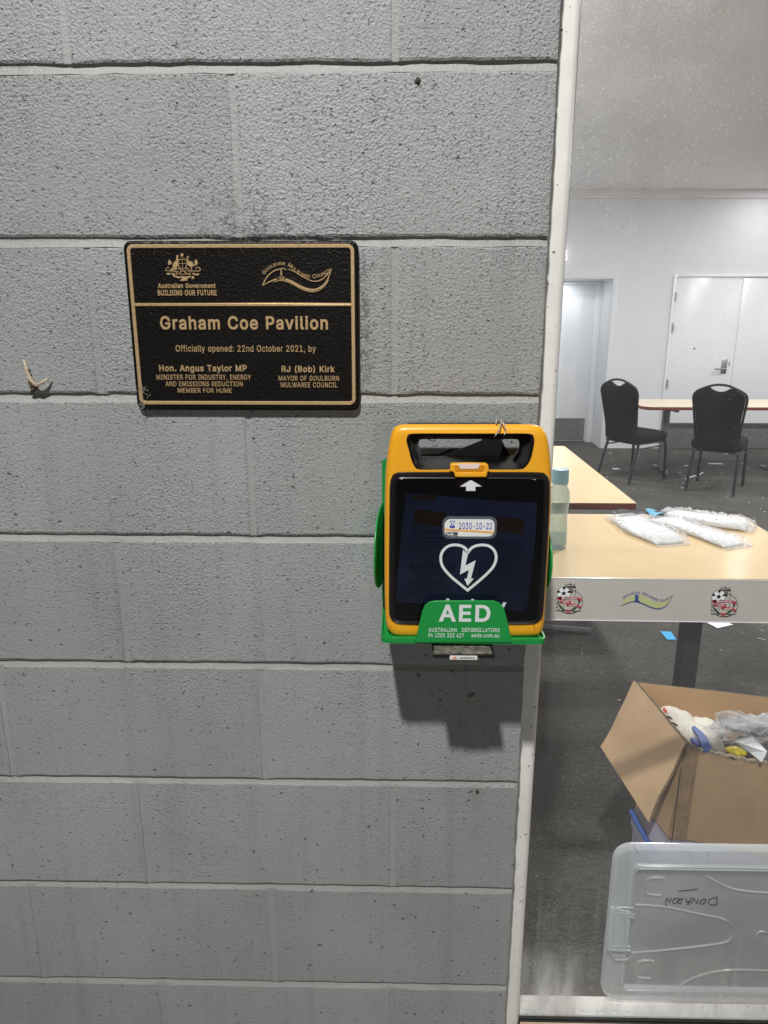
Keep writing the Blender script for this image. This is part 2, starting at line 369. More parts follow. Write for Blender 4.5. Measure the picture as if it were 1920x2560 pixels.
def prism(name, P, yf, yb, m, parent=None, bevel=0, smooth=False):
    mb = MB(); P = [Vector(p) for p in P]
    if bevel:
        loops = [xz(inset(P, bevel*1.5), yf), xz(inset(P, bevel), yf), xz(inset(P, bevel*.3), yf+bevel*.3), xz(P, yf+bevel), xz(P, yb)]
    else: loops = [xz(P, yf), xz(P, yb)]
    mb.loft(loops); return mb.build(name, m, parent, smooth=bool(bevel) or smooth, angle=50)
def ring(name, A, B, yf, yb, m, parent=None, bevel=0):
    mb = MB()
    if bevel: loops = [xz(A, yb), xz(A, yf+bevel), xz(inset(A, bevel), yf), xz(inset(B, -bevel), yf), xz(B, yf+bevel), xz(B, yb)]
    else: loops = [xz(A, yb), xz(A, yf), xz(B, yf), xz(B, yb)]
    loops.append(loops[0]); mb.loft(loops, False, False); return mb.build(name, m, parent, smooth=True, angle=35)
def flatpoly(mb, P, yf, yb):
    """concave-safe extruded polygon"""
    n = len(P); F = [tuple(t) for t in tessellate_polygon([[Vector((p[0], p[1], 0)) for p in P]])]
    V = xz(P, yf)+xz(P, yb); G = list(F)+[tuple(i+n for i in f) for f in F]+[(i, (i+1) % n, (i+1) % n+n, i+n) for i in range(n)]
    return mb.add(V, G)
def stroke(mb, P, w, yf, yb, closed=False):
    P = [Vector(p) for p in P]; n = len(P); Lq, Rq = [], []
    for i in range(n):
        a = P[i-1] if (i or closed) else P[0]; b = P[(i+1) % n] if (i < n-1 or closed) else P[-1]
        d = b-a; d = d.normalized() if d.length > 1e-9 else Vector((1, 0)); nn = Vector((-d.y, d.x))
        ww = (w[i] if isinstance(w, (list, tuple)) else w)/2
        if 0 < i < n-1 or closed:
            e = (P[i]-a).normalized(); c = max(.5, abs(nn.dot(Vector((-e.y, e.x))))); ww /= c
        Lq.append(P[i]+nn*ww); Rq.append(P[i]-nn*ww)
    loops = [[Vector((Lq[i].x, yf, Lq[i].y)), Vector((Rq[i].x, yf, Rq[i].y)), Vector((Rq[i].x, yb, Rq[i].y)), Vector((Lq[i].x, yb, Lq[i].y))] for i in range(n)]
    if closed: loops.append(loops[0])
    return mb.loft(loops, not closed, not closed)
def disc(c, r, n=14, a0=0): return [Vector((c[0]+r*math.cos(2*PI*k/n+a0), c[1]+r*math.sin(2*PI*k/n+a0))) for k in range(n)]

# outlines of a plain grotesque alphabet: (advance, contours), 500 units to the em
GLYPHS = {
'b(': (150, "135,-59 121,-29 109,-1 104,12 94,44 91,59 87,89 87,120 89,137 95,173 100,192 106,211 112,229 135,281 82,281 70,260 55,224 51,210 46,195 43,179 39,164 36,143 34,123 34,84 36,64 40,44 45,24 51,4 59,-15 68,-34 82,-59"),
'b)': (150, "103,103 102,123 100,143 97,164 94,179 86,210 74,243 66,260 55,281 1,281 17,247 31,211 41,173 45,155 48,137 50,103 48,75 46,60 38,29 33,13 28,0 16,-28 1,-59 55,-59 68,-35 77,-16 85,4 91,24 96,43 100,63 102,83"),
'b.': (107, "16,34 14,20 16,7 24,-4 35,-11 48,-13 61,-11 72,-3 79,7 82,20 79,34 72,45 61,52 48,55 35,52 24,45"),
'bA': (253, "-8,-11 50,-11 75,60 164,60 190,-11 247,-11 146,265 93,265;117,182 119,190 122,183 133,148 146,110 93,110"),
'bB': (241, "73,40 73,104 133,104 141,102 148,99 153,96 158,91 162,86 165,78 167,68 166,61 163,54 158,48 150,44 138,41 122,40;19,265 19,-11 124,-11 143,-10 161,-7 177,-1 190,7 201,16 210,28 215,40 219,54 220,68 219,82 216,95 211,107 204,117 196,125 188,132 185,134 195,143 203,155 207,165 209,175 210,187 209,201 206,214 200,226 192,238 182,247 169,255 155,261 139,264 121,265;73,154 73,215 120,215 133,214 142,211 149,206 153,201 156,194 157,186 156,177 152,169 147,163 139,158 126,154"),
'bC': (268, "13,87 18,69 25,53 34,38 44,24 56,13 69,3 84,-5 100,-10 116,-13 134,-14 148,-14 161,-12 174,-8 186,-3 197,3 208,10 218,19 226,29 234,40 240,52 244,65 250,91 196,91 190,72 185,63 179,56 172,49 164,44 144,38 134,37 121,39 109,42 98,47 88,55 80,65 73,77 67,91 64,108 63,127 64,146 67,163 72,177 80,189 88,199 98,207 109,212 121,216 134,217 144,216 154,214 164,210 172,205 179,199 185,191 190,182 196,163 250,163 244,190 239,203 233,215 226,226 218,236 208,244 197,252 186,258 174,263 161,266 147,268 134,269 116,268 100,264 84,259 69,251 56,241 44,230 34,217 25,201 18,185 13,167 10,148 9,127 10,107"),
'bD': (264, "19,265 19,-11 110,-11 129,-10 148,-7 165,-2 181,6 195,15 207,26 218,40 227,54 233,71 238,88 241,107 242,128 241,148 238,167 233,184 227,201 215,220 200,236 182,249 166,256 150,261 132,264 113,265;141,44 125,41 107,40 73,40 73,215 110,215 127,214 142,210 154,205 164,197 173,187 180,176 184,162 188,146 189,128 187,109 184,93 179,79 173,67 164,58 153,50"),
'bE': (222, "73,40 73,103 189,103 189,154 73,154 73,215 197,215 197,265 19,265 19,-11 199,-11 199,40"),
'bF': (218, "73,-11 73,100 184,100 184,150 73,150 73,215 196,215 196,265 19,265 19,-11"),
'bG': (273, "13,87 18,70 25,53 33,38 44,25 55,13 69,3 84,-5 100,-10 116,-13 134,-14 156,-13 175,-8 194,0 210,10 224,24 235,40 243,58 248,78 250,100 250,139 130,139 130,89 196,94 193,77 188,67 183,58 175,51 167,45 157,41 146,38 134,37 121,39 109,42 98,48 88,55 80,65 73,77 67,91 64,108 63,127 64,146 67,163 72,177 80,189 88,199 98,207 108,212 120,216 133,217 140,217 154,214 163,210 171,205 178,198 184,190 189,181 196,163 251,163 245,190 240,202 234,214 227,225 209,243 198,251 186,257 174,262 161,266 147,268 132,269 115,268 99,264 83,259 69,251 55,241 43,230 33,216 25,201 18,185 13,167 10,148 9,127 10,107"),
'bH': (272, "19,-11 73,-11 73,105 185,105 185,-11 239,-11 239,265 185,265 185,155 73,155 73,265 19,265"),
'bI': (163, "5,40 5,-11 146,-11 146,40 102,40 102,215 146,215 146,265 5,265 5,215 48,215 48,40"),
'bJ': (211, "6,72 7,54 12,36 19,21 30,8 48,-4 69,-12 93,-14 116,-12 137,-4 155,8 166,21 173,36 178,54 179,72 179,265 125,265 125,73 124,61 121,52 116,45 110,40 102,37 93,36 83,37 75,40 69,45 64,52 61,61 60,73 60,97 6,97"),
'bK': (247, "19,265 19,-11 73,-11 73,81 98,106 180,-11 246,-11 136,143 247,264 177,265 98,180 91,173 73,152 73,265"),
'bL': (210, "19,265 19,-11 192,-11 192,40 73,40 73,265"),
'bM': (327, "19,265 19,-11 72,-11 72,150 75,141 136,-11 178,-11 238,142 241,149 241,-11 295,-11 295,265 231,265 166,97 161,83 157,73 154,83 149,97 83,265"),
'bN': (275, "19,265 19,-11 73,-11 73,170 79,160 92,139 187,-11 243,-11 243,265 188,265 188,85 181,97 74,265"),
'bO': (280, "13,87 18,69 25,53 34,38 44,24 56,13 69,3 84,-5 100,-10 116,-13 133,-14 151,-13 167,-10 183,-5 198,3 211,13 223,24 233,38 242,53 249,69 254,87 257,107 258,127 257,148 254,167 249,185 242,201 233,217 223,230 211,241 198,251 183,259 167,264 151,268 133,269 116,268 100,264 84,259 69,251 56,241 44,230 34,217 25,201 18,185 13,167 10,148 9,127 10,107;67,91 64,108 63,127 64,146 67,163 73,177 80,190 88,199 98,207 109,212 121,216 133,217 146,216 158,212 169,207 179,199 187,190 194,178 200,163 203,146 204,127 203,108 200,91 194,77 187,65 179,55 169,47 158,42 146,39 133,38 121,39 109,42 98,47 88,55 80,65 73,77"),
'bP': (235, "19,-11 73,-11 73,82 118,82 138,83 156,87 172,94 185,103 196,114 205,128 211,142 214,157 215,174 214,190 211,206 205,220 196,233 185,244 171,253 156,260 138,264 118,265 19,265;116,215 127,214 143,210 149,206 157,196 161,182 161,166 157,152 153,146 149,142 143,138 136,135 127,133 116,132 73,132 73,215"),
'bR': (238, "19,-11 73,-11 73,88 117,88 170,-11 232,-11 172,99 185,107 196,118 205,130 211,144 215,160 216,176 215,192 211,208 205,222 196,235 185,245 172,254 156,260 138,264 118,265 19,265;73,215 116,215 137,213 144,210 154,202 157,197 161,184 162,176 160,161 152,149 144,143 128,139 73,139"),
'bT': (238, "5,265 5,215 85,215 85,-11 139,-11 139,215 219,215 219,265"),
'bU': (272, "19,265 19,86 21,68 25,50 33,34 43,20 56,8 72,-2 89,-9 109,-14 129,-15 150,-14 169,-9 187,-2 202,8 215,20 226,34 233,50 238,68 240,86 240,265 185,265 185,79 179,62 174,55 168,49 160,44 151,40 141,38 129,37 118,38 108,40 99,44 91,49 85,55 80,62 76,70 74,79 73,90 73,265"),
'ba': (208, "9,28 15,16 22,7 32,-1 43,-8 54,-12 67,-14 80,-15 91,-15 102,-13 112,-10 127,-1 127,-11 179,-11 179,126 178,140 176,154 171,165 165,175 157,183 149,189 140,194 131,198 109,203 86,203 74,201 63,198 52,194 42,188 32,181 23,172 16,162 5,139 56,124 63,138 67,143 72,147 79,151 87,153 98,154 108,153 115,151 120,148 124,143 126,137 127,128 115,124 79,120 51,114 33,106 22,98 12,86 8,77 5,66 4,54 5,40;58,47 57,52 58,58 60,62 64,66 71,69 89,73 102,75 118,77 126,79 133,80 140,83 127,74 126,60 122,52 116,45 108,39 102,36 94,34 76,34 69,36 63,39"),
'bb': (225, "15,265 15,-11 67,-11 67,2 69,0 81,-8 91,-12 102,-14 115,-15 132,-14 148,-9 163,-1 176,9 186,22 195,38 201,55 205,74 206,94 205,115 201,134 195,151 186,166 175,179 163,190 148,197 132,202 115,203 102,202 91,200 81,196 69,189 68,187 68,265;68,82 67,95 68,107 70,118 73,127 81,142 87,147 94,151 101,153 110,154 119,153 127,151 133,147 139,141 144,135 148,127 151,117 153,95 151,72 148,62 144,54 139,47 133,42 127,38 119,35 110,34 101,35 87,41 77,53 73,62 70,71"),
'bd': (225, "7,74 11,55 17,38 26,22 37,9 50,-1 64,-9 80,-14 97,-15 110,-14 121,-12 131,-8 143,0 145,2 145,-11 197,-11 197,265 144,265 144,187 143,189 132,196 122,200 110,202 98,203 81,202 65,197 50,190 37,179 26,166 17,151 11,134 7,115 6,94;62,72 60,83 59,95 60,106 64,127 68,135 73,141 79,147 85,151 93,153 102,154 111,153 119,151 125,147 131,142 136,135 140,127 144,107 145,95 144,82 142,71 139,62 135,53 131,47 125,41 111,35 102,34 93,35 86,38 79,42 73,47 65,62"),
'be': (215, "11,55 18,38 27,22 39,9 53,-1 69,-9 87,-14 106,-15 120,-14 133,-12 145,-8 157,-3 167,4 176,12 183,21 189,31 197,53 147,66 139,50 135,44 130,40 123,37 115,35 106,34 97,35 88,37 81,40 75,45 70,51 65,58 60,74 197,74 197,97 196,114 193,130 189,145 183,158 176,169 167,178 158,186 148,193 125,201 114,203 102,203 84,202 67,197 52,189 38,178 27,165 18,150 11,132 7,114 6,93 7,73;94,153 103,154 111,153 119,151 125,148 130,143 135,137 139,130 141,121 142,119 61,121 64,130 68,137 73,143 79,148 86,151"),
'bg': (226, "10,-31 20,-48 27,-56 34,-63 42,-70 52,-76 63,-80 76,-84 89,-86 104,-86 120,-85 135,-83 149,-78 163,-71 174,-62 184,-51 192,-38 196,-22 197,-5 197,201 146,201 146,187 132,196 122,200 110,203 98,203 81,202 65,197 50,190 37,179 26,166 18,151 11,134 7,116 6,96 7,75 11,57 18,40 27,26 38,14 51,4 65,-3 81,-7 97,-9 110,-8 121,-6 131,-2 143,5 145,7 145,-2 143,-14 140,-23 134,-29 126,-34 116,-37 103,-38 87,-36 74,-30 64,-20 54,-6;62,75 60,85 59,96 60,108 62,118 68,135 73,142 79,147 86,151 93,153 102,154 111,153 119,151 125,147 131,142 136,136 140,128 143,119 145,108 145,84 143,74 140,65 136,57 131,51 126,47 119,43 112,41 93,41 79,47 73,52 68,58"),
'bh': (218, "15,265 15,-11 68,-11 68,122 70,130 73,136 78,144 86,149 98,153 105,154 115,152 122,149 128,145 133,138 136,129 137,117 137,-11 190,-11 190,121 189,137 186,152 180,165 173,177 164,187 153,194 141,199 128,202 114,203 98,202 83,197 70,190 68,188 68,265"),
'bi': (97, "19,219 30,212 42,210 54,212 65,219 72,229 74,242 72,254 65,264 54,271 42,273 30,271 19,264 12,254 9,242 12,229;15,201 15,-11 68,-11 68,201"),
'bk': (204, "15,265 15,-11 68,-11 68,66 76,73 142,-11 208,-11 115,108 203,199 138,201 68,129 68,265"),
'bl': (108, "15,265 15,42 17,27 21,14 29,2 40,-6 54,-11 69,-12 76,-12 103,-7 93,40 79,37 74,37 68,50 68,265"),
'bm': (318, "15,201 15,-11 68,-11 68,127 72,139 78,146 84,150 92,153 100,154 107,153 114,151 123,143 125,137 126,129 126,-11 179,-11 179,123 180,132 182,140 187,146 193,150 200,153 209,154 217,153 223,151 229,148 233,143 236,137 237,126 237,-11 289,-11 289,128 288,143 285,157 280,170 273,180 264,189 254,196 243,200 231,203 218,204 207,203 196,201 186,198 176,193 160,179 160,178 151,188 139,197 125,202 110,204 95,203 81,198 69,191 67,189 67,201"),
'bn': (218, "15,201 15,-11 68,-11 68,122 70,130 73,136 78,144 86,149 98,153 105,154 115,152 122,149 128,145 133,138 136,129 137,117 137,-11 190,-11 190,121 189,137 185,152 180,165 173,177 164,187 153,194 141,199 128,202 114,203 98,202 83,197 70,190 67,188 67,201"),
'bo': (221, "7,74 11,55 18,38 27,22 39,9 53,-1 68,-9 85,-14 104,-15 122,-14 139,-9 155,-1 169,9 180,22 190,38 196,55 200,74 202,94 200,114 196,133 190,150 180,166 169,179 155,189 139,197 122,202 104,203 85,202 68,197 53,189 39,179 27,166 18,150 11,133 7,114 6,94;60,83 59,94 60,105 64,125 68,134 73,141 79,146 86,150 94,153 104,154 113,153 122,150 128,146 134,141 139,134 143,125 146,115 148,105 149,94 148,83 146,72 143,63 139,54 134,47 128,42 122,38 113,35 104,34 94,35 86,38 79,42 73,47 68,54 64,63"),
'br': (143, "68,-11 68,118 69,128 72,136 78,143 93,151 104,152 109,152 133,148 133,202 115,203 106,203 94,202 81,199 70,193 67,190 67,201 15,201 15,-11"),
'bs': (196, "4,55 10,33 15,22 23,12 31,3 41,-3 52,-9 64,-12 77,-14 91,-15 106,-14 121,-11 134,-7 146,-1 157,7 165,17 172,28 175,40 177,53 175,68 170,82 161,93 149,103 135,110 118,115 89,122 73,127 66,134 67,144 72,150 78,153 85,155 94,155 103,154 109,152 114,149 120,143 128,126 176,137 169,158 164,168 158,177 150,184 141,191 131,196 120,200 107,202 94,203 79,202 66,200 53,195 42,189 32,182 24,172 17,161 14,150 12,137 14,122 19,108 28,96 40,87 55,80 72,74 103,67 113,64 119,60 122,56 123,52 121,46 115,40 109,37 101,35 91,34 82,34 74,36 68,39 64,43 60,49 54,66"),
'bt': (127, "23,30 29,15 38,3 51,-6 67,-11 84,-13 91,-13 104,-11 119,-7 109,39 91,36 85,36 76,38 75,41 74,49 74,153 113,153 113,201 74,201 74,247 21,247 21,201 -8,201 -8,153 21,153 21,46"),
'bu': (218, "100,36 90,37 83,40 77,45 72,52 69,61 68,73 68,201 15,201 15,69 16,53 19,38 25,24 32,13 41,3 52,-4 64,-10 77,-13 91,-14 107,-12 121,-8 135,-1 138,2 138,-11 190,-11 190,201 137,201 137,77 135,60 132,54 126,46 119,41 113,38"),
'bv': (208, "-7,201 74,-11 121,-11 202,201 145,201 102,81 98,70 93,81 50,201"),
'by': (208, "23,-30 10,-77 24,-81 46,-84 61,-82 74,-78 86,-71 97,-61 103,-52 108,-43 112,-33 202,201 145,201 102,81 98,70 93,81 50,201 -7,201 70,-1 61,-24 57,-29 50,-34 45,-34 37,-33"),
'r,': (98, "31,39 15,-63 45,-63 73,39"),
'r-': (231, "54,126 54,90 172,90 172,126"),
'r.': (98, "23,31 21,20 23,10 29,2 38,-4 48,-6 58,-4 66,2 72,10 74,20 72,31 66,39 58,45 48,47 38,45 29,39"),
'r0': (231, "22,101 25,77 31,55 44,29 63,9 86,-3 113,-7 141,-3 164,9 182,29 195,55 201,77 205,101 206,127 205,153 201,177 195,199 182,225 164,245 141,257 113,261 86,257 63,245 45,225 31,199 25,177 22,153 20,127;60,98 58,127 60,157 65,181 73,201 84,215 97,223 113,226 129,223 143,215 154,201 162,181 167,157 168,127 167,98 162,73 154,53 143,40 129,31 113,28 97,31 84,40 73,53 65,73"),
'r1': (231, "35,31 35,-4 199,-4 199,31 141,31 141,258 98,258 40,215 40,172 103,218 103,31"),
'r2': (231, "73,205 79,214 88,221 99,225 112,226 124,225 135,221 144,215 151,207 155,198 157,186 155,175 152,165 146,154 138,143 128,131 115,117 28,25 28,-4 198,-4 198,32 83,32 136,87 156,109 171,127 182,143 189,158 193,172 194,186 191,206 184,224 171,240 155,251 135,259 112,261 90,259 70,251 53,239 40,223 32,203 29,177 67,177 68,194"),
'r3': (231, "47,12 65,2 86,-5 109,-7 134,-4 156,3 174,15 188,31 197,50 200,72 197,94 188,113 174,129 156,141 132,148 117,148 190,229 190,258 31,258 31,223 138,223 75,151 75,120 100,120 120,119 136,114 147,106 155,96 159,85 161,72 159,59 154,48 146,40 136,34 123,30 109,28 96,30 84,33 74,38 66,46 61,55 57,69 18,69 23,45 32,27"),
'r4': (231, "16,80 16,49 137,49 137,-4 175,-4 175,49 210,49 210,85 175,85 175,162 137,162 137,85 59,85 161,258 121,258"),
'r7': (231, "43,-4 85,-4 199,223 199,258 28,258 28,223 157,223"),
'r:': (98, "23,31 21,20 23,10 29,2 38,-4 48,-6 58,-4 66,2 72,10 74,20 72,31 66,39 58,45 48,47 38,45 29,39;23,168 21,158 23,148 29,139 38,134 48,132 58,134 66,140 72,148 74,158 72,168 66,177 58,183 48,185 38,183 29,177"),
'rA': (244, "3,-4 45,-4 70,68 170,68 195,-3 236,-4 141,258 98,258;99,150 104,165 110,184 117,208 119,216 121,209 129,185 140,150 157,103 82,103"),
'rB': (232, "66,32 66,112 124,112 139,110 151,106 161,99 168,90 173,80 174,68 171,54 163,43 147,35 122,32;27,258 27,-4 123,-4 151,-1 174,6 191,17 203,32 210,49 212,68 210,87 204,103 195,116 183,126 171,132 166,133 170,134 180,140 189,148 196,158 201,171 203,187 200,206 193,223 182,237 166,248 145,256 121,258;66,146 66,222 120,222 140,220 154,212 162,200 164,186 163,175 159,165 152,157 143,151 132,147 119,146"),
'rC': (259, "32,56 43,37 57,22 73,9 92,0 112,-5 134,-7 153,-5 171,-1 188,6 203,16 216,29 227,44 235,61 241,84 202,84 197,69 192,59 185,50 177,43 167,37 157,33 145,31 134,30 113,33 94,41 78,55 66,74 58,98 55,127 58,156 66,180 78,199 94,213 112,222 134,224 145,224 157,221 167,217 177,211 185,204 192,195 197,185 202,171 241,171 235,194 227,211 216,226 203,238 188,248 171,255 153,260 134,261 112,259 92,254 73,245 57,232 43,217 32,198 23,177 18,153 17,127 18,101 23,77"),
'rD': (255, "27,258 27,-4 110,-4 134,-2 157,3 177,12 194,24 209,40 220,58 228,79 233,102 234,128 233,153 228,176 220,197 202,223 178,242 159,251 137,256 113,258;157,43 135,35 107,32 66,32 66,222 110,222 137,219 158,211 174,197 186,179 194,155 196,128 194,100 186,76 174,57"),
'rE': (213, "66,32 66,111 181,111 181,146 66,146 66,222 190,222 190,258 27,258 27,-4 191,-4 191,32"),
'rF': (209, "66,-4 66,107 177,107 177,143 66,143 66,222 188,222 188,258 27,258 27,-4"),
'rG': (264, "31,56 43,38 56,22 73,10 91,0 112,-5 134,-7 164,-4 190,6 212,22 228,44 239,70 242,100 242,131 138,131 138,96 204,98 202,81 195,63 184,49 171,39 154,32 134,30 113,33 94,41 78,55 66,74 58,98 55,127 58,156 66,180 78,199 93,213 112,222 133,224 145,224 157,221 167,217 176,211 184,203 191,195 196,185 202,171 242,171 236,193 228,210 217,225 204,237 189,248 171,255 153,260 132,261 111,259 91,254 73,245 56,232 43,217 31,198 23,177 18,153 17,127 18,101 23,77"),
'rH': (263, "27,-4 66,-4 66,112 193,112 193,-4 232,-4 232,258 193,258 193,148 66,148 66,258 27,258"),
'rI': (154, "12,32 12,-4 138,-4 138,32 95,32 95,222 138,222 138,258 12,258 12,222 56,222 56,32"),
'rL': (201, "27,258 27,-4 184,-4 184,32 66,32 66,258"),
'rM': (318, "64,-4 64,195 69,179 76,159 141,-4 173,-4 231,144 237,160 244,180 249,195 249,-4 287,-4 287,258 236,258 173,95 162,62 157,48 153,62 147,81 142,95 78,258 27,258 27,-4"),
'rN': (266, "66,164 65,192 64,201 79,175 86,164 98,143 191,-4 235,-4 235,258 196,258 196,67 197,55 175,93 70,258 27,258 27,-4 66,-4"),
'rO': (271, "32,56 43,37 57,22 73,9 92,0 112,-5 133,-7 155,-5 175,0 194,9 210,22 224,37 235,56 243,77 248,101 250,127 248,153 243,177 235,198 224,217 210,232 194,245 175,254 155,259 133,261 112,259 92,254 73,245 57,232 43,217 32,198 23,177 18,153 17,127 18,101 23,77;66,74 58,98 55,127 58,156 66,181 78,200 94,213 113,222 133,224 154,222 173,213 189,200 201,181 209,157 212,127 209,98 201,74 189,55 173,41 154,33 133,30 113,33 94,41 78,55"),
'rP': (226, "27,258 27,-4 66,-4 66,89 118,89 145,92 168,101 185,114 198,131 205,151 208,174 205,196 198,217 185,234 168,247 145,255 118,258;66,125 66,223 116,223 133,221 147,216 157,209 163,199 167,187 169,174 167,160 163,148 157,139 147,131 134,126 116,125"),
'rR': (229, "27,258 27,-4 66,-4 66,95 118,95 121,96 174,-4 220,-4 162,103 168,105 186,118 198,134 206,154 208,176 206,198 198,218 186,235 168,247 146,255 118,258;66,131 66,223 116,223 134,221 147,217 157,210 164,201 168,189 169,176 168,163 164,152 157,143 147,137 134,132 117,131"),
'rS': (227, "29,28 43,13 62,1 85,-6 112,-8 140,-5 163,2 182,14 196,30 205,49 208,69 206,86 200,100 192,112 181,122 170,129 157,135 145,140 133,143 107,150 97,153 86,157 76,163 68,169 63,177 61,188 63,198 67,207 75,215 85,221 98,224 112,226 133,223 149,216 160,204 166,185 205,185 200,209 191,226 178,241 160,252 138,259 114,261 89,259 67,252 49,241 35,226 25,207 22,186 27,162 41,142 62,127 91,116 121,108 135,104 146,99 156,94 163,87 168,79 169,70 167,58 162,48 153,40 142,33 128,29 112,28 98,29 84,33 73,38 64,46 58,56 55,72 15,72 20,47"),
'rT': (229, "12,258 12,222 93,222 93,-4 132,-4 132,222 212,222 212,258"),
'rU': (263, "27,258 27,86 30,61 39,38 55,19 75,5 100,-5 129,-8 158,-5 183,5 204,19 219,38 229,61 232,86 232,258 193,258 193,89 191,73 185,58 176,46 164,37 148,31 129,29 111,31 95,37 83,46 73,58 68,73 66,89 66,258"),
'rW': (347, "85,99 44,258 4,258 75,-4 118,-4 162,161 167,179 171,197 176,177 180,161 225,-4 268,-3 339,258 299,258 258,99 246,49 241,74 237,86 234,99 193,258 150,258 109,99 102,74 99,61 97,48"),
'rY': (240, "114,148 107,161 99,174 48,258 2,258 98,103 98,-4 138,-4 138,103 234,258 189,258 137,174 130,161 122,148 118,139"),
'ra': (199, "21,20 32,8 46,-1 62,-6 80,-8 96,-7 109,-3 120,3 128,10 135,17 135,-4 172,-4 172,126 170,146 164,162 156,174 145,183 133,189 120,193 108,195 97,196 81,195 65,191 50,185 37,176 26,163 15,143 52,133 57,142 61,148 68,153 76,158 86,161 98,162 109,161 118,158 125,153 130,147 133,138 134,128 133,123 131,120 125,118 116,117 62,109 49,105 37,100 27,92 19,82 13,70 12,54 14,36;54,38 51,45 49,52 51,61 54,67 60,72 68,76 78,79 88,81 101,82 116,84 136,90 134,88 134,69 133,58 129,48 122,40 112,32 100,28 85,26 75,27 66,29 59,33"),
'rb': (216, "23,258 23,-4 59,-4 59,22 66,13 74,6 85,-1 98,-6 115,-8 138,-4 159,5 176,20 188,41 196,66 199,94 196,123 188,148 175,168 158,183 138,193 115,196 98,194 84,189 74,183 66,175 60,168 60,258;61,75 60,95 61,114 66,130 73,143 83,153 95,159 110,161 125,159 138,153 148,143 155,129 159,113 161,95 159,76 155,60 147,46 138,36 125,29 110,27 95,29 83,35 73,45 66,59"),
'rc': (202, "16,66 25,41 38,21 57,5 78,-4 104,-8 118,-7 131,-4 144,1 155,8 165,16 173,26 180,37 186,54 150,63 143,46 133,36 127,32 120,29 112,27 104,27 88,29 75,36 65,46 57,60 53,76 52,94 53,112 57,128 65,142 75,152 88,159 104,161 112,161 120,159 133,153 138,148 146,137 149,127 185,136 179,152 173,163 164,173 155,181 143,187 131,192 118,195 104,196 78,193 57,183 38,168 25,147 16,122 14,94"),
'rd': (216, "14,94 16,66 24,41 37,20 54,5 74,-4 98,-8 114,-6 128,-1 138,6 146,13 153,22 153,-4 189,-4 189,258 152,258 152,168 146,175 138,183 128,189 115,194 98,196 74,193 54,183 37,168 24,148 16,123;53,76 52,95 53,113 57,129 65,143 74,153 87,159 102,161 117,159 130,153 139,143 147,130 151,114 152,95 151,75 146,59 139,45 129,35 117,29 102,27 87,29 75,36 65,46 58,60"),
're': (206, "14,93 16,65 25,41 38,21 57,5 79,-4 106,-8 125,-6 143,-1 158,7 170,17 180,30 187,48 151,57 146,46 140,39 134,34 126,30 116,27 106,27 91,28 77,34 67,43 58,55 53,70 52,81 189,81 189,97 187,121 182,142 173,159 162,173 149,183 134,190 119,194 103,196 77,192 56,183 38,167 24,146 16,122;88,160 103,162 117,160 129,154 139,145 146,133 150,118 150,113 52,114 53,120 58,133 65,145 75,154"),
'rf': (131, "74,-4 74,160 118,160 118,193 74,193 74,209 76,220 80,227 87,232 97,233 107,233 116,230 126,263 112,267 104,268 94,268 80,267 66,263 54,255 45,245 39,232 37,216 37,193 0,193 0,160 37,160 37,-4"),
'rh': (209, "23,258 23,-4 60,-3 60,113 62,128 66,140 73,149 82,156 93,160 105,161 122,158 134,150 142,136 145,117 145,-4 182,-4 182,120 180,143 174,162 163,177 149,187 133,194 114,196 93,193 74,184 60,170 60,258"),
'ri': (88, "32,220 42,218 51,220 59,225 65,232 67,242 65,251 59,259 51,264 42,265 32,264 24,259 19,251 17,242 19,232 24,225;23,193 23,-4 60,-3 60,193"),
'rl': (99, "23,42 26,23 34,8 49,-2 69,-5 76,-4 81,-4 94,-1 88,31 73,29 66,31 63,33 61,39 60,49 60,258 23,258"),
'rm': (309, "23,193 23,-4 60,-4 60,119 62,132 66,143 72,151 80,157 90,161 100,162 113,159 124,153 131,143 134,130 134,-4 171,-4 171,123 172,134 176,143 181,151 189,157 198,160 209,162 223,160 234,154 242,143 244,127 244,-4 282,-4 282,128 280,149 273,166 263,179 250,189 235,195 218,197 203,195 189,191 176,183 166,174 159,163 158,167 146,183 130,193 110,197 97,195 85,191 73,185 64,175 60,169 59,193"),
'rn': (209, "23,193 23,-4 60,-3 60,113 62,128 66,140 73,149 82,156 93,160 105,161 122,158 134,150 142,136 145,117 145,-4 182,-4 182,120 180,143 173,162 163,177 149,187 133,194 114,196 93,193 74,184 59,169 59,193"),
'ro': (212, "14,94 16,66 25,41 38,21 57,5 78,-4 104,-8 129,-4 151,5 169,21 183,41 191,66 194,94 191,122 183,147 169,168 151,183 129,193 104,196 78,193 57,183 38,168 25,147 16,122;53,76 52,94 53,112 57,128 65,142 75,152 88,159 104,161 120,159 133,152 143,142 150,128 155,112 156,94 155,76 150,60 143,46 133,36 120,29 104,27 88,29 75,36 65,46 57,60"),
'rp': (216, "23,193 23,-75 60,-75 60,21 66,13 74,6 85,-1 98,-6 115,-8 138,-4 159,5 176,20 188,41 196,66 199,94 196,123 188,148 175,168 158,183 138,193 115,196 98,194 84,189 74,183 66,175 59,167 59,193;61,75 60,95 61,114 66,130 73,143 83,153 95,159 110,161 125,159 138,153 148,143 155,129 159,113 161,95 159,76 155,60 147,46 138,36 125,29 110,27 95,29 83,35 73,45 66,59"),
'rr': (134, "60,-4 60,118 62,130 66,140 73,148 81,154 92,158 104,159 115,159 125,157 125,195 115,196 106,196 89,194 74,187 62,176 59,170 59,193 23,193 23,-4"),
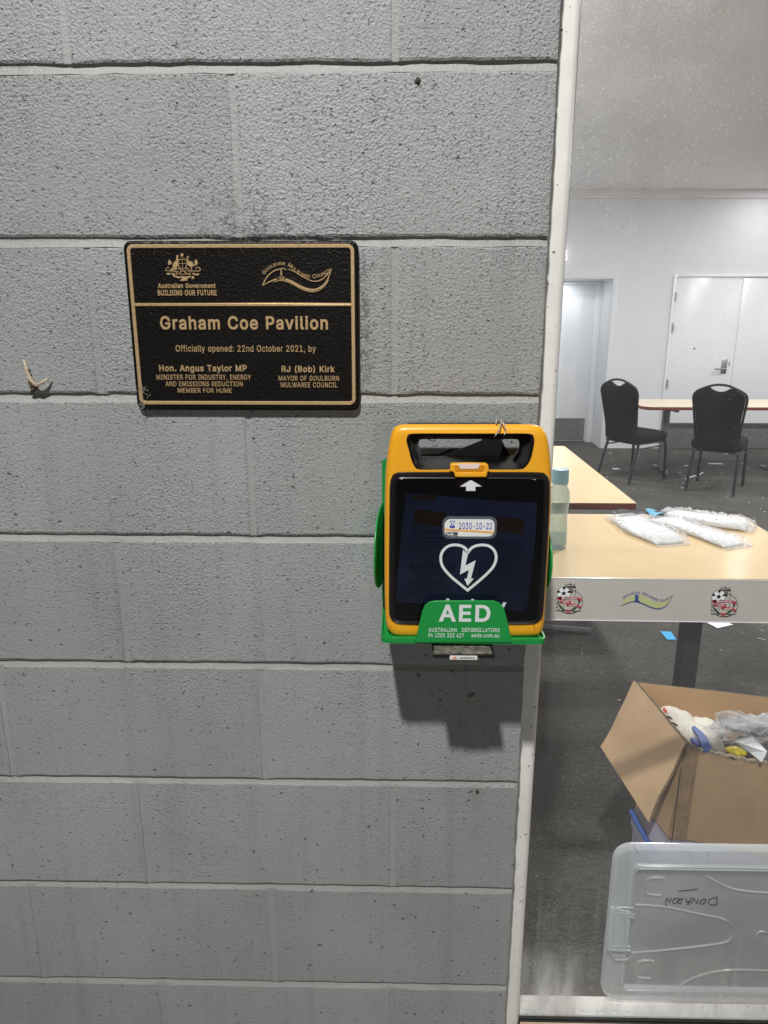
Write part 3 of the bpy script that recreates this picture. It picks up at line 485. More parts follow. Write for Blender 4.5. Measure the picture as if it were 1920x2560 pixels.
'rs': (187, "28,17 40,6 55,-2 72,-6 91,-8 112,-6 131,0 147,9 159,21 167,36 169,53 166,72 156,88 139,100 116,108 87,115 73,119 64,124 59,131 58,139 60,148 68,156 79,161 94,163 109,161 119,155 126,147 132,135 167,142 160,160 152,172 142,182 128,189 112,194 94,196 74,194 56,188 41,180 30,168 22,153 20,137 23,117 34,102 50,90 74,82 105,74 117,70 125,65 129,59 130,52 128,42 120,34 107,28 91,26 76,28 64,33 56,42 49,57 13,50 19,30"),
'rt': (118, "44,8 61,-2 84,-6 90,-5 96,-5 111,-2 104,31 85,28 76,30 71,33 68,39 66,49 66,160 105,160 105,193 66,193 66,239 29,239 29,193 0,193 0,160 29,160 29,46 32,25"),
'ru': (209, "23,193 23,69 25,47 31,28 42,13 56,2 72,-4 91,-6 112,-3 131,6 146,21 146,-4 182,-4 182,193 145,193 145,76 143,62 139,50 132,41 123,34 112,30 100,29 83,32 71,40 63,53 60,72 60,193"),
'ry': (199, "28,-39 20,-72 26,-74 38,-76 46,-76 59,-75 71,-71 82,-65 91,-56 99,-44 105,-30 191,193 150,193 109,79 103,62 98,44 97,44 92,61 86,79 45,193 4,193 78,-1 68,-27 63,-35 57,-39 51,-41 44,-41"),
'r瑞': (179, "3,20 8,0 35,9 64,18 61,37 43,31 43,69 57,69 57,88 43,88 43,119 61,119 61,139 5,139 5,119 24,119 24,88 6,88 6,69 24,69 24,25;85,114 85,143 67,143 67,95 165,95 165,143 145,143 145,114 124,114 124,151 105,151 105,114;111,-16 111,41 120,41 120,-16 138,-16 138,-10 141,-18 153,-17 161,-15 166,-9 167,-1 167,60 120,60 123,70 171,70 171,89 58,89 58,70 103,70 100,60 65,60 65,-18 84,-18 84,41 93,41 93,-16;138,1 138,41 148,41 148,1"),
'r迈': (179, "19,143 4,131 24,114 40,98 55,111 38,127;32,-2 40,2 45,0 55,-6 76,-13 104,-14 124,-14 167,-12 169,-3 174,9 148,7 126,6 104,6 79,7 63,12 82,32 94,56 99,80 140,80 138,45 134,32 123,31 105,32 110,21 111,13 127,12 144,14 151,19 155,31 159,53 161,90 161,99 102,99 103,109 103,120 169,120 169,139 52,139 52,120 83,120 80,85 71,53 49,26 49,87 5,87 5,68 30,68 30,19 19,13 3,0 17,-18;60,13 49,19 49,24 56,18"),
}

_tc = {}
def glyph(ch, bold):
    k = ('b' if bold >= .0135 else 'r')+ch
    if k not in GLYPHS: k = ('b' if k[0] == 'r' else 'r')+ch
    if k in _tc: return _tc[k]
    adv, raw = GLYPHS[k]; c = bpy.data.curves.new('t', 'CURVE'); c.dimensions = '2D'; c.fill_mode = 'BOTH'; c.extrude = .05
    for con in raw.split(';'):
        P = [[int(t)/500 for t in p.split(',')] for p in con.split()]; sp = c.splines.new('POLY'); sp.points.add(len(P)-1); sp.use_cyclic_u = True
        for i, p in enumerate(P): sp.points[i].co = (p[0], p[1], 0, 1)
    o = bpy.data.objects.new('t', c); COL.objects.link(o); dg = bpy.context.evaluated_depsgraph_get(); dg.update(); ev = o.evaluated_get(dg); me = ev.to_mesh()
    V = [v.co.copy() for v in me.vertices]; F = [tuple(p.vertices) for p in me.polygons]
    ev.to_mesh_clear(); bpy.data.objects.remove(o); bpy.data.curves.remove(c)
    _tc[k] = (V, F, adv/500); return _tc[k]
def text_raw(body, bold=0., res=3, space=1.):
    V = []; F = []; x = 0
    for ch in body:
        if ch == ' ': x += .26*space; continue
        v, f, a = glyph(ch, bold); o = len(V); V += [Vector((p.x+x, p.y, p.z)) for p in v]; F += [tuple(i+o for i in q) for q in f]; x += a+(space-1)*.5
    return V, F
def text(name, body, p0, p1, yf, dep, m, parent, bold=0., res=3, space=1.):
    """lettering fitted between the lower-left point p0 and the upper-right point p1, facing -y"""
    V, F = text_raw(body, bold, res, space)
    a = min(v.x for v in V); b = max(v.x for v in V); c = min(v.y for v in V); d = max(v.y for v in V)
    sx = (p1[0]-p0[0])/(b-a); sz = (p1[1]-p0[1])/(d-c)
    W = [(p0[0]+(v.x-a)*sx, yf+dep*(0 if v.z > 0 else 1), p0[1]+(v.y-c)*sz) for v in V]
    me = bpy.data.meshes.new(name); me.from_pydata(W, [], F); me.update(); return link(name, me, m, parent)
def text_path(name, body, path, h, yf, dep, m, parent, bold=0., caps=None, stretch=1.):
    """letters set one by one along a path, each turned to it; capitals larger"""
    P = resample(path, 200); adv = []
    def met(ch):
        if ch == ' ': return (0, .28)
        V, F = text_raw(ch, bold, 2); return min(v.x for v in V), max(v.x for v in V)-min(v.x for v in V)
    sc = [1.25 if (i == 0 or body[i-1] == ' ') else 1. for i in range(len(body))]
    wd = [(met(ch)[1]+.09)*sc[i] for i, ch in enumerate(body)]; tot = sum(wd); s = 0; mb = MB()
    L_ = sum((P[i+1]-P[i]).length for i in range(199)); k = L_/tot
    for i, ch in enumerate(body):
        t = (s+wd[i]/2)/tot; s += wd[i]
        if ch == ' ': continue
        q = t*199; j = min(198, int(q)); p = P[j].lerp(P[j+1], q-j); d = (P[min(199, j+4)]-P[max(0, j-3)]).normalized(); n = Vector((-d.y, d.x))
        V, F = text_raw(ch, bold, 2); x0 = min(v.x for v in V); x1 = max(v.x for v in V)
        W = []
        for v in V:
            X = (v.x-(x0+x1)/2)*k*sc[i]; Y = v.y/.73*h*sc[i]
            r = p+d*X+n*Y; W.append((r.x, yf+dep*(0 if v.z > 0 else 1), r.y))
        mb.add(W, F)
    me = bpy.data.meshes.new(name); me.from_pydata([tuple(v) for v in mb.V], [], mb.F); me.update(); return link(name, me, m, parent)
def noise_bend(o, amp, scale, seed=0):
    from mathutils import noise
    for v in o.data.vertices:
        n = noise.noise_vector(v.co*scale+Vector((seed, seed*.7, 0))); v.co += n*amp

# =================================================================== the setting
FZ = -1.84                                   # room floor
CZ = 1.04                                    # ceiling
g = box('ground', -60, 60, -80, 0.0, -2.2, -1.95, 'concrete'); tag(g, kind='structure')
f = box('floor', -3.2, 8.5, .20, 8.6, FZ-.1, FZ, 'carpet'); tag(f, kind='structure')
c = box('ceiling', -3.2, 8.5, .02, 8.6, CZ, CZ+.1, 'ceiling'); tag(c, kind='structure')
YB = 7.75
wb = box('room_wall_far', -3.2, 1.55, YB, YB+.12, FZ, CZ, 'wall_in'); tag(wb, kind='structure')
for nm, a, b_, z0, z1 in (('p', 2.43, 3.112, FZ, CZ), ('q', 1.55, 2.43, .103, CZ), ('r', 3.112, 4.70, .150, CZ), ('s', 4.70, 8.5, FZ, CZ)):
    o = box('wall_panel', a, b_, YB, YB+.12, z0, z1, 'wall_in', wb)
    o.name = 'wall_section'
o = box('cornice', -3.2, 8.5, YB-.03, YB-.001, .955, CZ-.001, 'ceiling', wb); 
o = box('room_wall_left', -3.3, -3.2, .20, 8.6, FZ, CZ, 'wall_in'); tag(o, kind='structure')
o = box('room_wall_right', 8.5, 8.6, .20, 8.6, FZ, CZ, 'wall_in'); tag(o, kind='structure')
o = box('room_wall_near', -3.2, .19, .112, .20, FZ-.1, CZ, 'wall_in'); tag(o, kind='structure')
o2 = box('wall_section', 2.62, 8.5, .10, .20, FZ-.1, CZ, 'wall_in', o)
o2 = box('wall_section', .19, 2.62, .11, .20, FZ-.1, -1.72, 'wall_in', o)
# recess behind the left doorway
wr = box('recess_wall', 1.45, 2.55, 8.26, 8.34, FZ, CZ, 'wall_in'); tag(wr, kind='structure')
box('reveal', 2.432, 2.55, YB+.121, 8.259, FZ, CZ-.002, 'wall_in', wr); box('reveal', 1.45, 1.549, YB+.121, 8.259, FZ, CZ-.002, 'wall_in', wr)
box('reveal', 1.551, 2.430, YB+.121, 8.259, .103, .3, 'wall_in', wr)

# ------------------------------------------------------------------ block wall
wall = thing('block_wall', 'grey painted concrete block wall left of the window, carrying the plaque', 'wall')
EDGE = .1955
def block(x0, x1, z0, z1, seed):
    rnd = random.Random(seed); from mathutils import noise
    nx = max(4, int((x1-x0)/.013)); nz = 14; yb = .09; loops = []
    lim = .0016
    def edge(x, z):   # wobbly arrises
        return noise.noise(Vector((x*45+seed, z*45, seed*.3)))*lim
    V = []; F = []
    xs = [x0+(x1-x0)*i/nx for i in range(nx+1)]; zs = [z0+(z1-z0)*j/nz for j in range(nz+1)]
    tilt = (rnd.uniform(-.0006, .0006), rnd.uniform(-.0006, .0006), rnd.uniform(-.0006, .0006))
    for j, z in enumerate(zs):
        for i, x in enumerate(xs):
            X, Z, Y = x, z, tilt[0]+tilt[1]*(i/nx-.5)+tilt[2]*(j/nz-.5)
            if i in (0, nx): X += edge(x, z)*1.2; Y -= .0010
            if j in (0, nz): Z += edge(x, z)
            ed = min(i, nx-i, j, nz-j)
            if ed == 0: Y += .0016
            elif ed == 1:
                Y += .0001
                if i == 1: X = x0+.0028+edge(x0, z)*.8
                if i == nx-1: X = x1-.0028+edge(x1, z)*.8
                if j == 1: Z = z0+.0028+edge(x, z0)
                if j == nz-1: Z = z1-.0028+edge(x, z1)
            V.append((X, Y, Z))
    W = nx+1
    for j in range(nz):
        for i in range(nx): F.append((j*W+i, j*W+i+1, (j+1)*W+i+1, (j+1)*W+i))
    inner = [j*nx+i for j in range(1, nz-1) for i in range(1, nx-1)]
    rim = [i for i in range(W)]+[j*W+nx for j in range(1, nz+1)]+[nz*W+i for i in range(nx-1, -1, -1)]+[j*W for j in range(nz-1, 0, -1)]
    o = len(V); V += [(V[k][0], yb, V[k][2]) for k in rim]; n = len(rim)
    for k in range(n): F.append((rim[k], o+k, o+(k+1) % n, rim[(k+1) % n]))
    F.append(tuple(range(o, o+n)))
    ob = from_py('block', V, F, 'block', wall, True); ob.data.set_sharp_from_angle(angle=R(60))
    for k in inner: ob.data.polygons[k].use_smooth = False
    return ob
from mathutils import noise
seed = 1
ZT = .8
for cidx in range(-4, 10):                    # course between z = -.2*cidx and -.2*(cidx-1)
    jt = .0060 if cidx < 3 else (.0052 if cidx < 5 else .0045); z1 = -.2*(cidx-1)-jt; z0 = -.2*cidx+jt-.0005
    off = 0. if cidx % 2 == 0 else -.2
    joints = [off-.4*k for k in range(0, 4)]
    xs = [EDGE]+joints
    for k in range(len(xs)-1):
        a, b_ = xs[k+1]+.0045, xs[k]-(.0045 if k else 0)
        block(a, b_, z0, z1, seed); seed += 1
    # joints
    for jx in joints:
        smooth_j = .0008 if cidx < 7 else .0004
        lp = []
        for q in range(15):
            z = z0-.0010+(z1-z0+.002)*q/14; wl_ = noise.noise(Vector((jx*9, z*26, 4)))*.0014; wr_ = noise.noise(Vector((jx*9, z*31, 8)))*.0014; dd = noise.noise(Vector((jx*5, z*40, 2)))*.0005
            lp.append([Vector((jx-.0110, .0024, z)), Vector((jx-.0045+wl_, smooth_j+.0007+dd, z)), Vector((jx, smooth_j+.0013+dd, z)), Vector((jx+.0045+wr_, smooth_j+.0007+dd, z)), Vector((jx+.0110, .0024, z)), Vector((jx+.006, .06, z)), Vector((jx-.006, .06, z))])
        MB().loft(lp).build('perpend_joint', 'perp', wall, smooth=True, angle=60)
    mb = MB(); loops = []; n = 60; zc = -.2*cidx
    from mathutils import noise
    for i in range(n+1):
        x = -1.42+(EDGE+1.42)*i/n; dz = noise.noise(Vector((x*9, zc*7, 3)))*.0012; dy = noise.noise(Vector((x*12, zc*5, 9)))*.001
        loops.append([Vector((x, .0038+dy, zc+.0085)), Vector((x, .0050+dy, zc+.0048+dz)), Vector((x, .0046+dy, zc+.0008+dz)), Vector((x, .0004+dy*.5, zc-.0072+noise.noise(Vector((x*31, zc*7, 5)))*.0018)), Vector((x, .06, zc-.0095)), Vector((x, .06, zc+.0085))])
    mb.loft(loops).build('bed_joint', 'mortar', wall, smooth=True, angle=60)
o = box('wall_core', -3.3, EDGE-.006, .0905, .111, -1.95, CZ, 'mortar'); tag(o, kind='structure')

# ------------------------------------------------------------------ window beside the wall
win = thing('shop_window', 'large dusty fixed glass pane in white metal frame right of block wall', 'window')
FR = .2305; GY = .060
mb = MB(); prof = [(EDGE+.001, .040), (FR-.011, .040), (FR-.0045, .0425), (FR-.001, .049), (FR, .058), (FR, .098), (EDGE+.001, .098)]
mb.loft([[Vector((x, y, z)) for x, y in prof] for z in (-1.95, -1.2, -.5, .3, .95)]); mb.build('jamb', 'alu', win, smooth=True, angle=50)
mb = MB(); n = 120; loops = []
for i in range(n+1):
    z = -1.95+2.9*i/n; w_ = .0035+noise.noise(Vector((1, 2, z*60)))*.0018+noise.noise(Vector((5, 2, z*17)))*.0012
    loops.append([Vector((EDGE-.001, .030, z)), Vector((EDGE+w_*.6, .032, z)), Vector((EDGE+w_, .0405, z)), Vector((EDGE-.001, .0405, z))])
mb.loft(loops).build('sealant_bead', 'alu_dirty', win, smooth=True)
box('glass_pane', FR+.0006, 2.60, GY, GY+.006, -1.546, .93, 'glass', win)
box('head_rail', FR+.0005, 2.62, .040, .098, .9305, .99, 'alu', win)
box('end_jamb', 2.6005, 2.62, .040, .098, -1.60, .93, 'alu', win)
box('ledge', FR+.0006, 2.60, GY+.0065, .106, -1.60, -1.534, 'alu', win, bevel=.0015)
for i, (y0, y1, z0, z1) in enumerate([(.0535, .0595, -1.60, -1.5290), (.0468, .0530, -1.60, -1.5310)]):
    box('gasket', FR+.0006, 2.60, y0, y1, z0, z1, 'gasket', win, bevel=.001)
box('outer_sill', FR+.0006, 2.60, -.004, .0462, -1.62, -1.5275, 'rust', win, bevel=.002)
o = box('lintel', EDGE+.001, 8.5, .0, .11, .9905, 1.3, 'block'); tag(o, kind='structure')
o = box('wall_base', EDGE+.001, 8.5, .0, .108, -1.95, -1.6205, 'block'); tag(o, kind='structure')

# safety film with printed emblems, stuck on the glass
band = from_py('safety_band', [(FR+.001, GY-.0012, -.7472), (2.598, GY-.0012, -.7610), (2.598, GY-.0012, -.6920), (FR+.001, GY-.0012, -.6790),
                              (FR+.001, GY-.0004, -.7472), (2.598, GY-.0004, -.7610), (2.598, GY-.0004, -.6920), (FR+.001, GY-.0004, -.6790)],
               [(0, 1, 2, 3), (4, 7, 6, 5), (0, 4, 5, 1), (1, 5, 6, 2), (2, 6, 7, 3), (3, 7, 4, 0)], 'band', win)
mb = MB()
stroke(mb, [(FR+.0012, -.7476), (2.597, -.7614)], .0012, GY-.0018, GY-.0010); stroke(mb, [(FR+.0012, -.6786), (2.597, -.6916)], .0009, GY-.0018, GY-.0010)
mb.build('pale_film_edge', 'white_paper', band)
YD = GY-.0017
def D2(u, v): q = at(u, v, YD); return Vector((q.x, q.z))
def crest(du, dv):
    def c(a, b): return D2(1380+a*.1085+du, 1440+b*.1085+dv)
    e = MB(); w1 = .0006
    y0, y1 = YD, YD+.0004
    ringp = [c(400+308*math.cos(t), 595+275*math.sin(t)) for t in [2*PI*k/48 for k in range(48)]]
    stroke(e, ringp, w1, y0, y1, True)
    for poly in ([(292, 320), (292, 270), (548, 270), (540, 320), (520, 650)], [(285, 245), (548, 245), (548, 268), (285, 268), (285, 245)], [(310, 200), (540, 208), (535, 245), (315, 240), (310, 200)],
                 [(350, 300), (480, 303), (478, 355), (352, 350), (350, 300)], [(372, 370), (478, 374), (476, 388), (372, 385)], [(278, 500), (268, 720)], [(95, 720), (95, 800), (668, 812), (668, 730)], [(95, 720), (140, 720)],
                 [(200, 805), (300, 850), (390, 862), (480, 850), (550, 812)]):
        stroke(e, [c(*q) for q in poly], w1, y0, y1)
    flatpoly(e, disc(c(425, 186), .0012, 8), y0, y1)
    e.build('crest_outline', 'black_ink', band)
    b = MB(); bc = c(270, 400); flatpoly(b, disc(bc, .0105, 20), y0-.0001, y1); b.build('ball', 'white_paper', band)
    b = MB(); stroke(b, disc(bc, .0105, 24), w1, y0-.0003, y0, True); flatpoly(b, disc(bc, .0032, 5, PI/2), y0-.0003, y0)
    for k in range(5):
        t = PI/2+2*PI*k/5; q = bc+Vector((math.cos(t), math.sin(t)))*.0086; flatpoly(b, disc(q, .0024, 5, t), y0-.0003, y0)
        stroke(b, [bc+Vector((math.cos(t), math.sin(t)))*.003, bc+Vector((math.cos(t), math.sin(t)))*.007], .0004, y0-.0003, y0)
    b.build('ball_panel', 'black_ink', band)
    b = MB()
    for poly in ([(160, 700), (200, 680), (260, 740), (330, 800), (300, 815), (210, 760)], [(120, 560), (160, 590), (160, 650), (220, 690), (190, 720), (130, 650)], [(600, 560), (650, 575), (640, 640), (600, 640)], [(440, 800), (480, 740), (560, 700), (600, 710), (520, 780), (460, 805)]):
        flatpoly(b, [c(*q) for q in poly], y0-.0001, y1)
    b.build('wreath', 'green_ink', band)
    b = MB()
    for poly in ([(120, 520), (150, 475), (230, 490), (230, 480), (590, 485), (600, 500), (690, 520), (650, 545), (700, 570), (640, 575), (570, 545), (570, 530), (215, 530), (220, 550), (150, 555)],
                 [(160, 600), (200, 575), (440, 570), (440, 655), (380, 650), (380, 640), (600, 655), (640, 690), (690, 720), (650, 745), (580, 715), (560, 700), (330, 690), (320, 640), (345, 610), (180, 630)],
                 [(300, 800), (340, 770), (380, 790), (450, 770), (450, 800), (400, 810), (420, 855), (380, 825), (350, 875), (335, 855), (365, 815), (310, 815)]):
        flatpoly(b, [c(*q) for q in poly], y0-.0003, y1)
    b.build('ribbon', 'red_ink', band)
    for body, a, d in (('SOUTHERN TABLELANDS', (222, 524), (575, 492)), ('FOOTBALL', (240, 612), (400, 580)), ('ASSOCIATION', (390, 694), (575, 664))):
        text('ribbon_lettering', body, c(*a), c(*d), y0-.0006, .0003, 'white_paper', band, res=1)
crest(0, 0); crest(387.5, 8.2)
def council(px, yf, yb, ink, fill, tower, txt, parent, depth_t, raised):
    # px maps crop coordinates to the plane; the same hill-and-wave emblem as on the plaque
    up = spline([px(975, 345), px(1005, 290), px(1050, 252), px(1090, 240)], 6); up2 = spline([px(1140, 240), px(1185, 258), px(1240, 292), px(1300, 318), px(1350, 312), px(1390, 280), px(1425, 236)], 6)
    low = spline([px(975, 347), px(1030, 318), px(1075, 303), px(1110, 303), px(1165, 322), px(1225, 355), px(1290, 375), px(1345, 362), px(1390, 320), px(1425, 236)], 6)
    return up, up2, low
def CM(a, b):   # film crop coordinates -> plaque-crop coordinates of the emblem, so the same numbers draw it
    return D2(1350+(590+(a-975)*.83)*.34358, 1420+(272+(b-345)*.70)*.34358)
up, up2, low = council(CM, 0, 0, 0, 0, 0, 0, 0, 0, 0)
mb = MB(); flatpoly(mb, up+up2+list(reversed(low))[1:-1], YD, YD+.0004); mb.build('green_wave', 'lime_ink', band)
mb = MB(); n = len(low); stroke(mb, [q-Vector((0, .0006)) for q in low], [.0003+.0014*math.sin(PI*i/(n-1)) for i in range(n)], YD-.0003, YD+.0003)
flatpoly(mb, [CM(1088, 308), CM(1096, 285), CM(1096, 236), CM(1128, 236), CM(1128, 285), CM(1142, 312), CM(1110, 304)], YD-.0003, YD+.0003); mb.build('blue_wave', mat('navy_ink', (.05, .09, .28), .5), band)
text_path('council_lettering', 'GOULBURN MULWAREE COUNCIL', spline([D2(1350+a*.34358, 1420+b*.34358) for a, b in ((608, 228), (650, 198), (705, 188), (755, 194), (820, 226), (870, 246), (920, 238), (968, 208))], 8), .0050, YD-.0002, .0003, 'purple_ink', band)

# ------------------------------------------------------------------ plaque
pl = thing('commemorative_plaque', 'black and brass opening plaque screwed to the grey block wall', 'plaque', (-.197, 0, -.31))
PY = -.010
prism('backing_plate', rrect(-.3485, -.0465, -.4165, -.2000, .010, 6), PY, .004, 'plaque', pl, bevel=.003)
A_ = rrect(-.3435, -.0515, -.4085, -.2045, .0085, 6); B_ = inset(A_, .0046)
ring('border', A_, B_, PY-.0015, PY+.001, 'brass', pl, bevel=.0005)
box('divider', -.3388, -.0562, PY-.0014, PY+.001, -.2806, -.2768, 'brass', pl, bevel=.0004)
PT = PY-.0014
def Q(a, b): q = at(280+a*.38577, 580+b*.38577, PT); return Vector((q.x, q.z))
for nm, body, a, d, bold in (('heading', 'Graham Coe Pavilion', (315, 633), (1398, 543), .016), ('opening_line', 'Officially opened: 22nd October 2021, by', (415, 787), (1320, 733), .006),
        ('government_line', 'Australian Government', (298, 364), (670, 331), .014), ('programme_line', 'BUILDING OUR FUTURE', (298, 412), (677, 375), .016),
        ('minister_name', 'Hon. Angus Taylor MP', (308, 914), (872, 862), .014), ('minister_title', 'MINISTER FOR INDUSTRY, ENERGY', (290, 964), (900, 925), .004),
        ('minister_title', 'AND EMISSIONS REDUCTION', (348, 1000), (846, 969), .004), ('minister_title', 'MEMBER FOR HUME', (427, 1042), (775, 1012), .004),
        ('mayor_name', 'RJ (Bob) Kirk', (1100, 915), (1443, 866), .014), ('mayor_title', 'MAYOR OF GOULBURN', (1080, 964), (1470, 932), .004), ('mayor_title', 'MULWAREE COUNCIL', (1095, 1007), (1460, 975), .004)):
    text(nm, body, Q(*a), Q(*d), PT, .0018, 'brass', pl, bold, 4, 1.06)
# coat of arms
def E2(a, b): return Q(243+a*.3125, 104+b*.3125)  # crop (380,620,580,760) -> plaque crop
mb = MB()
y0, y1 = PT, PT+.0016
for poly in ([(550, 150), (600, 150), (590, 200), (605, 250), (600, 330), (570, 380), (550, 460), (535, 460), (535, 410), (505, 460), (420, 465), (430, 440), (480, 420), (480, 340), (520, 280), (550, 250), (560, 200)],
             [(770, 185), (790, 165), (812, 185), (800, 215), (800, 265), (880, 280), (930, 340), (930, 380), (880, 375), (885, 460), (865, 460), (862, 400), (820, 370), (765, 330), (755, 270), (780, 230)],
             [(640, 120), (670, 105), (705, 120), (700, 160), (675, 178), (645, 160)],
             [(545, 565), (600, 590), (690, 580), (780, 590), (860, 570), (850, 610), (790, 625), (770, 680), (800, 665), (690, 685), (620, 670), (665, 650), (665, 610), (590, 628), (545, 605)],
             [(390, 260), (415, 235), (440, 280), (470, 300), (430, 345), (385, 350)], [(935, 260), (960, 240), (990, 260), (1000, 330), (970, 360), (940, 350)],
             [(350, 520), (420, 510), (440, 540), (400, 560), (360, 545)], [(450, 510), (510, 520), (545, 600), (520, 610), (480, 570)], [(880, 520), (940, 510), (940, 545), (990, 520), (1035, 530), (1010, 570), (950, 565), (900, 550)], [(880, 580), (930, 590), (920, 640), (870, 640)]):
    flatpoly(mb, [E2(*q) for q in poly], y0, y1)
for path, w_ in (([(330, 460), (345, 430), (380, 400), (400, 420)], .0006), ([(330, 465), (430, 475), (540, 480), (600, 500)], .0009), ([(780, 470), (900, 475), (1020, 475), (1055, 450), (1030, 410), (980, 405), (960, 440)], .0009),
                 ([(610, 245), (750, 240), (760, 380), (690, 440), (610, 380), (600, 260)], .0008), ([(680, 250), (690, 430)], .0005), ([(605, 320), (760, 320)], .0005), ([(540, 500), (600, 540), (690, 470), (800, 540), (850, 490)], .0008),
                 ([(600, 430), (640, 460), (660, 540), (720, 540), (750, 460), (800, 420)], .0006), ([(560, 440), (640, 400)], .0006), ([(760, 400), (830, 440)], .0006), ([(640, 190), (700, 195)], .0006), ([(900, 300), (910, 360)], .0006), ([(540, 540), (860, 545)], .0006)):
    stroke(mb, spline([E2(*q) for q in path], 4), w_, y0, y1)
mb.build('coat_of_arms', 'brass', pl)
up, up2, low = council(Q, 0, 0, 0, 0, 0, 0, 0, 0, 0)
mb = MB(); stroke(mb, up, .0013, y0, y1); stroke(mb, up2, [.0008+.0006*(i/len(up2)) for i in range(len(up2))], y0, y1)
n = len(low); stroke(mb, low, [.0008+.0020*math.sin(PI*i/(n-1)) for i in range(n)], y0, y1)
stroke(mb, [q-Vector((0, .0025)) for q in low[8:-4]], .0009, y0, y1)
stroke(mb, [Q(1098, 300), Q(1096, 240)], .0017, y0, y1); stroke(mb, [Q(1085, 240), Q(1110, 234), Q(1130, 246)], .0010, y0, y1); stroke(mb, [Q(1070, 306), Q(1098, 288), Q(1125, 306)], .0022, y0, y1)
mb.build('council_emblem', 'brass', pl)
text_path('council_lettering', 'GOULBURN MULWAREE COUNCIL', spline([Q(*q) for q in ((985, 278), (1025, 238), (1075, 216), (1130, 218), (1180, 248), (1240, 288), (1300, 300), (1360, 285), (1425, 250))], 8), .0052, PT, .0016, 'brass', pl, .01)

# ------------------------------------------------------------------ defibrillator on its bracket
aed = thing('defibrillator', 'yellow and black portable defibrillator standing in the green wall bracket', 'defibrillator', (.0935, -.08, -.694))
K = 520/1659
def AP(a, b, y): q = at(900+a*K, 1020+b*K, y); return Vector((q.x, q.z))
HF = -.120
outl = [(330, 130), (600, 127), (870, 127), (1130, 127), (1400, 130), (1470, 160), (1508, 230), (1524, 330), (1535, 450), (1538, 600), (1531, 900), (1512, 1250), (1490, 1600), (1480, 1740), (1458, 1812), (1410, 1840), (1150, 1847), (860, 1850), (560, 1847), (310, 1842), (245, 1822), (212, 1770), (199, 1680), (193, 1400), (193, 1000), (198, 620), (208, 450), (224, 320), (243, 220), (275, 155)]
OUT = smooth_closed([AP(a, b, HF) for a, b in outl], 120)
mb = MB(); loops = []
for ins, yy in ((.0135, -.1200), (.012, -.1200), (.0072, -.1194), (.0040, -.1176), (.0016, -.1146), (.0002, -.1100), (0, -.100), (.0008, -.070), (.003, -.045), (.008, -.036)):
    dr = (yy+.12)*.155; loops.append([Vector((p.x, p.y, p.z-dr*min(1, max(0, (p.z+.50)/.075)))) for p in xz(inset(OUT, ins), yy)])
mb.loft(loops); housing = mb.build('housing', 'yellow', aed, smooth=True, angle=50)
recp = [(420, 204), (700, 203), (880, 203), (1060, 203), (1340, 204), (1380, 222), (1392, 262), (1382, 330), (1362, 410), (1330, 462), (1285, 490), (1080, 492), (880, 492), (690, 492), (480, 492), (438, 472), (408, 410), (388, 330), (369, 262), (380, 222)]
hole = [(500, 248), (700, 246), (880, 246), (1050, 246), (1235, 248), (1262, 258), (1274, 282), (1268, 330), (1252, 385), (1236, 418), (1205, 434), (1050, 437), (880, 437), (720, 437), (550, 436), (512, 420), (494, 385), (480, 330), (468, 285), (476, 258)]
cutP = [AP(a, b, HF) for a, b in recp]; RO = smooth_closed(cutP, 80)
def roll(P):  # start both loops at the same side
    c = sum(P, Vector((0, 0)))/len(P); k = min(range(len(P)), key=lambda i: abs((P[i]-c).angle_signed(Vector((-1, 0)), 9))); return P[k:]+P[:k]
RO = roll(RO); HI = roll(smooth_closed([AP(a, b, -.085) for a, b in hole], 80))
cut = MB(); cut.loft([xz(RO, -.2), xz(RO, .0)]); cut = cut.build('cutter', 'yellow')
md = housing.modifiers.new('b', 'BOOLEAN'); md.operation = 'DIFFERENCE'; md.object = cut; md.solver = 'EXACT'
bpy.context.view_layer.update(); dg = bpy.context.evaluated_depsgraph_get()
nm = bpy.data.meshes.new_from_object(housing.evaluated_get(dg)); housing.modifiers.clear(); housing.data = nm
for f_ in nm.polygons: f_.use_smooth = True
nm.set_sharp_from_angle(angle=R(50)); bpy.data.objects.remove(cut)
mb = MB(); loops = []
for t, yy in ((0, -.1175), (.02, -.1195), (.10, -.1188), (.3, -.1135), (.55, -.107), (.8, -.099), (.95, -.091), (1, -.085), (.97, -.078), (.6, -.060), (.2, -.046), (-.03, -.036), (-.03, -.030)):
    loops.append([Vector((RO[i].x+(HI[i].x-RO[i].x)*t, yy, RO[i].y+(HI[i].y-RO[i].y)*t)) for i in range(80)])
mb.loft(loops, False, False).build('handle_recess', 'black_plastic', aed, smooth=True, angle=70)
cov = [(300, 512), (600, 510), (880, 510), (1160, 510), (1440, 513), (1492, 535), (1512, 590), (1511, 750), (1500, 1000), (1480, 1350), (1458, 1640), (1430, 1700), (1370, 1722), (1100, 1726), (840, 1727), (580, 1726), (320, 1722), (258, 1695), (232, 1640), (230, 1350), (232, 1000), (235, 700), (240, 590), (260, 535)]
CV = smooth_closed([AP(a, b, HF) for a, b in cov], 100)
mb = MB(); loops = [xz(CV, -.1150), xz(CV, -.1206), xz(inset(CV, .0012), -.1220), xz(inset(CV, .004), -.1212), xz(inset(CV, .0062), -.1200), xz(inset(CV, .0072), -.1212), xz(inset(CV, .0082), -.1216), xz(inset(CV, .010), -.1216)]
cover = mb.loft(loops).build('front_cover', 'black_plastic', aed, smooth=True, angle=60)
pan = inset(CV, .0078); prism('tinted_panel', pan, -.1226, -.1200, 'black_gloss', cover, bevel=.0008)
cf = -.1228
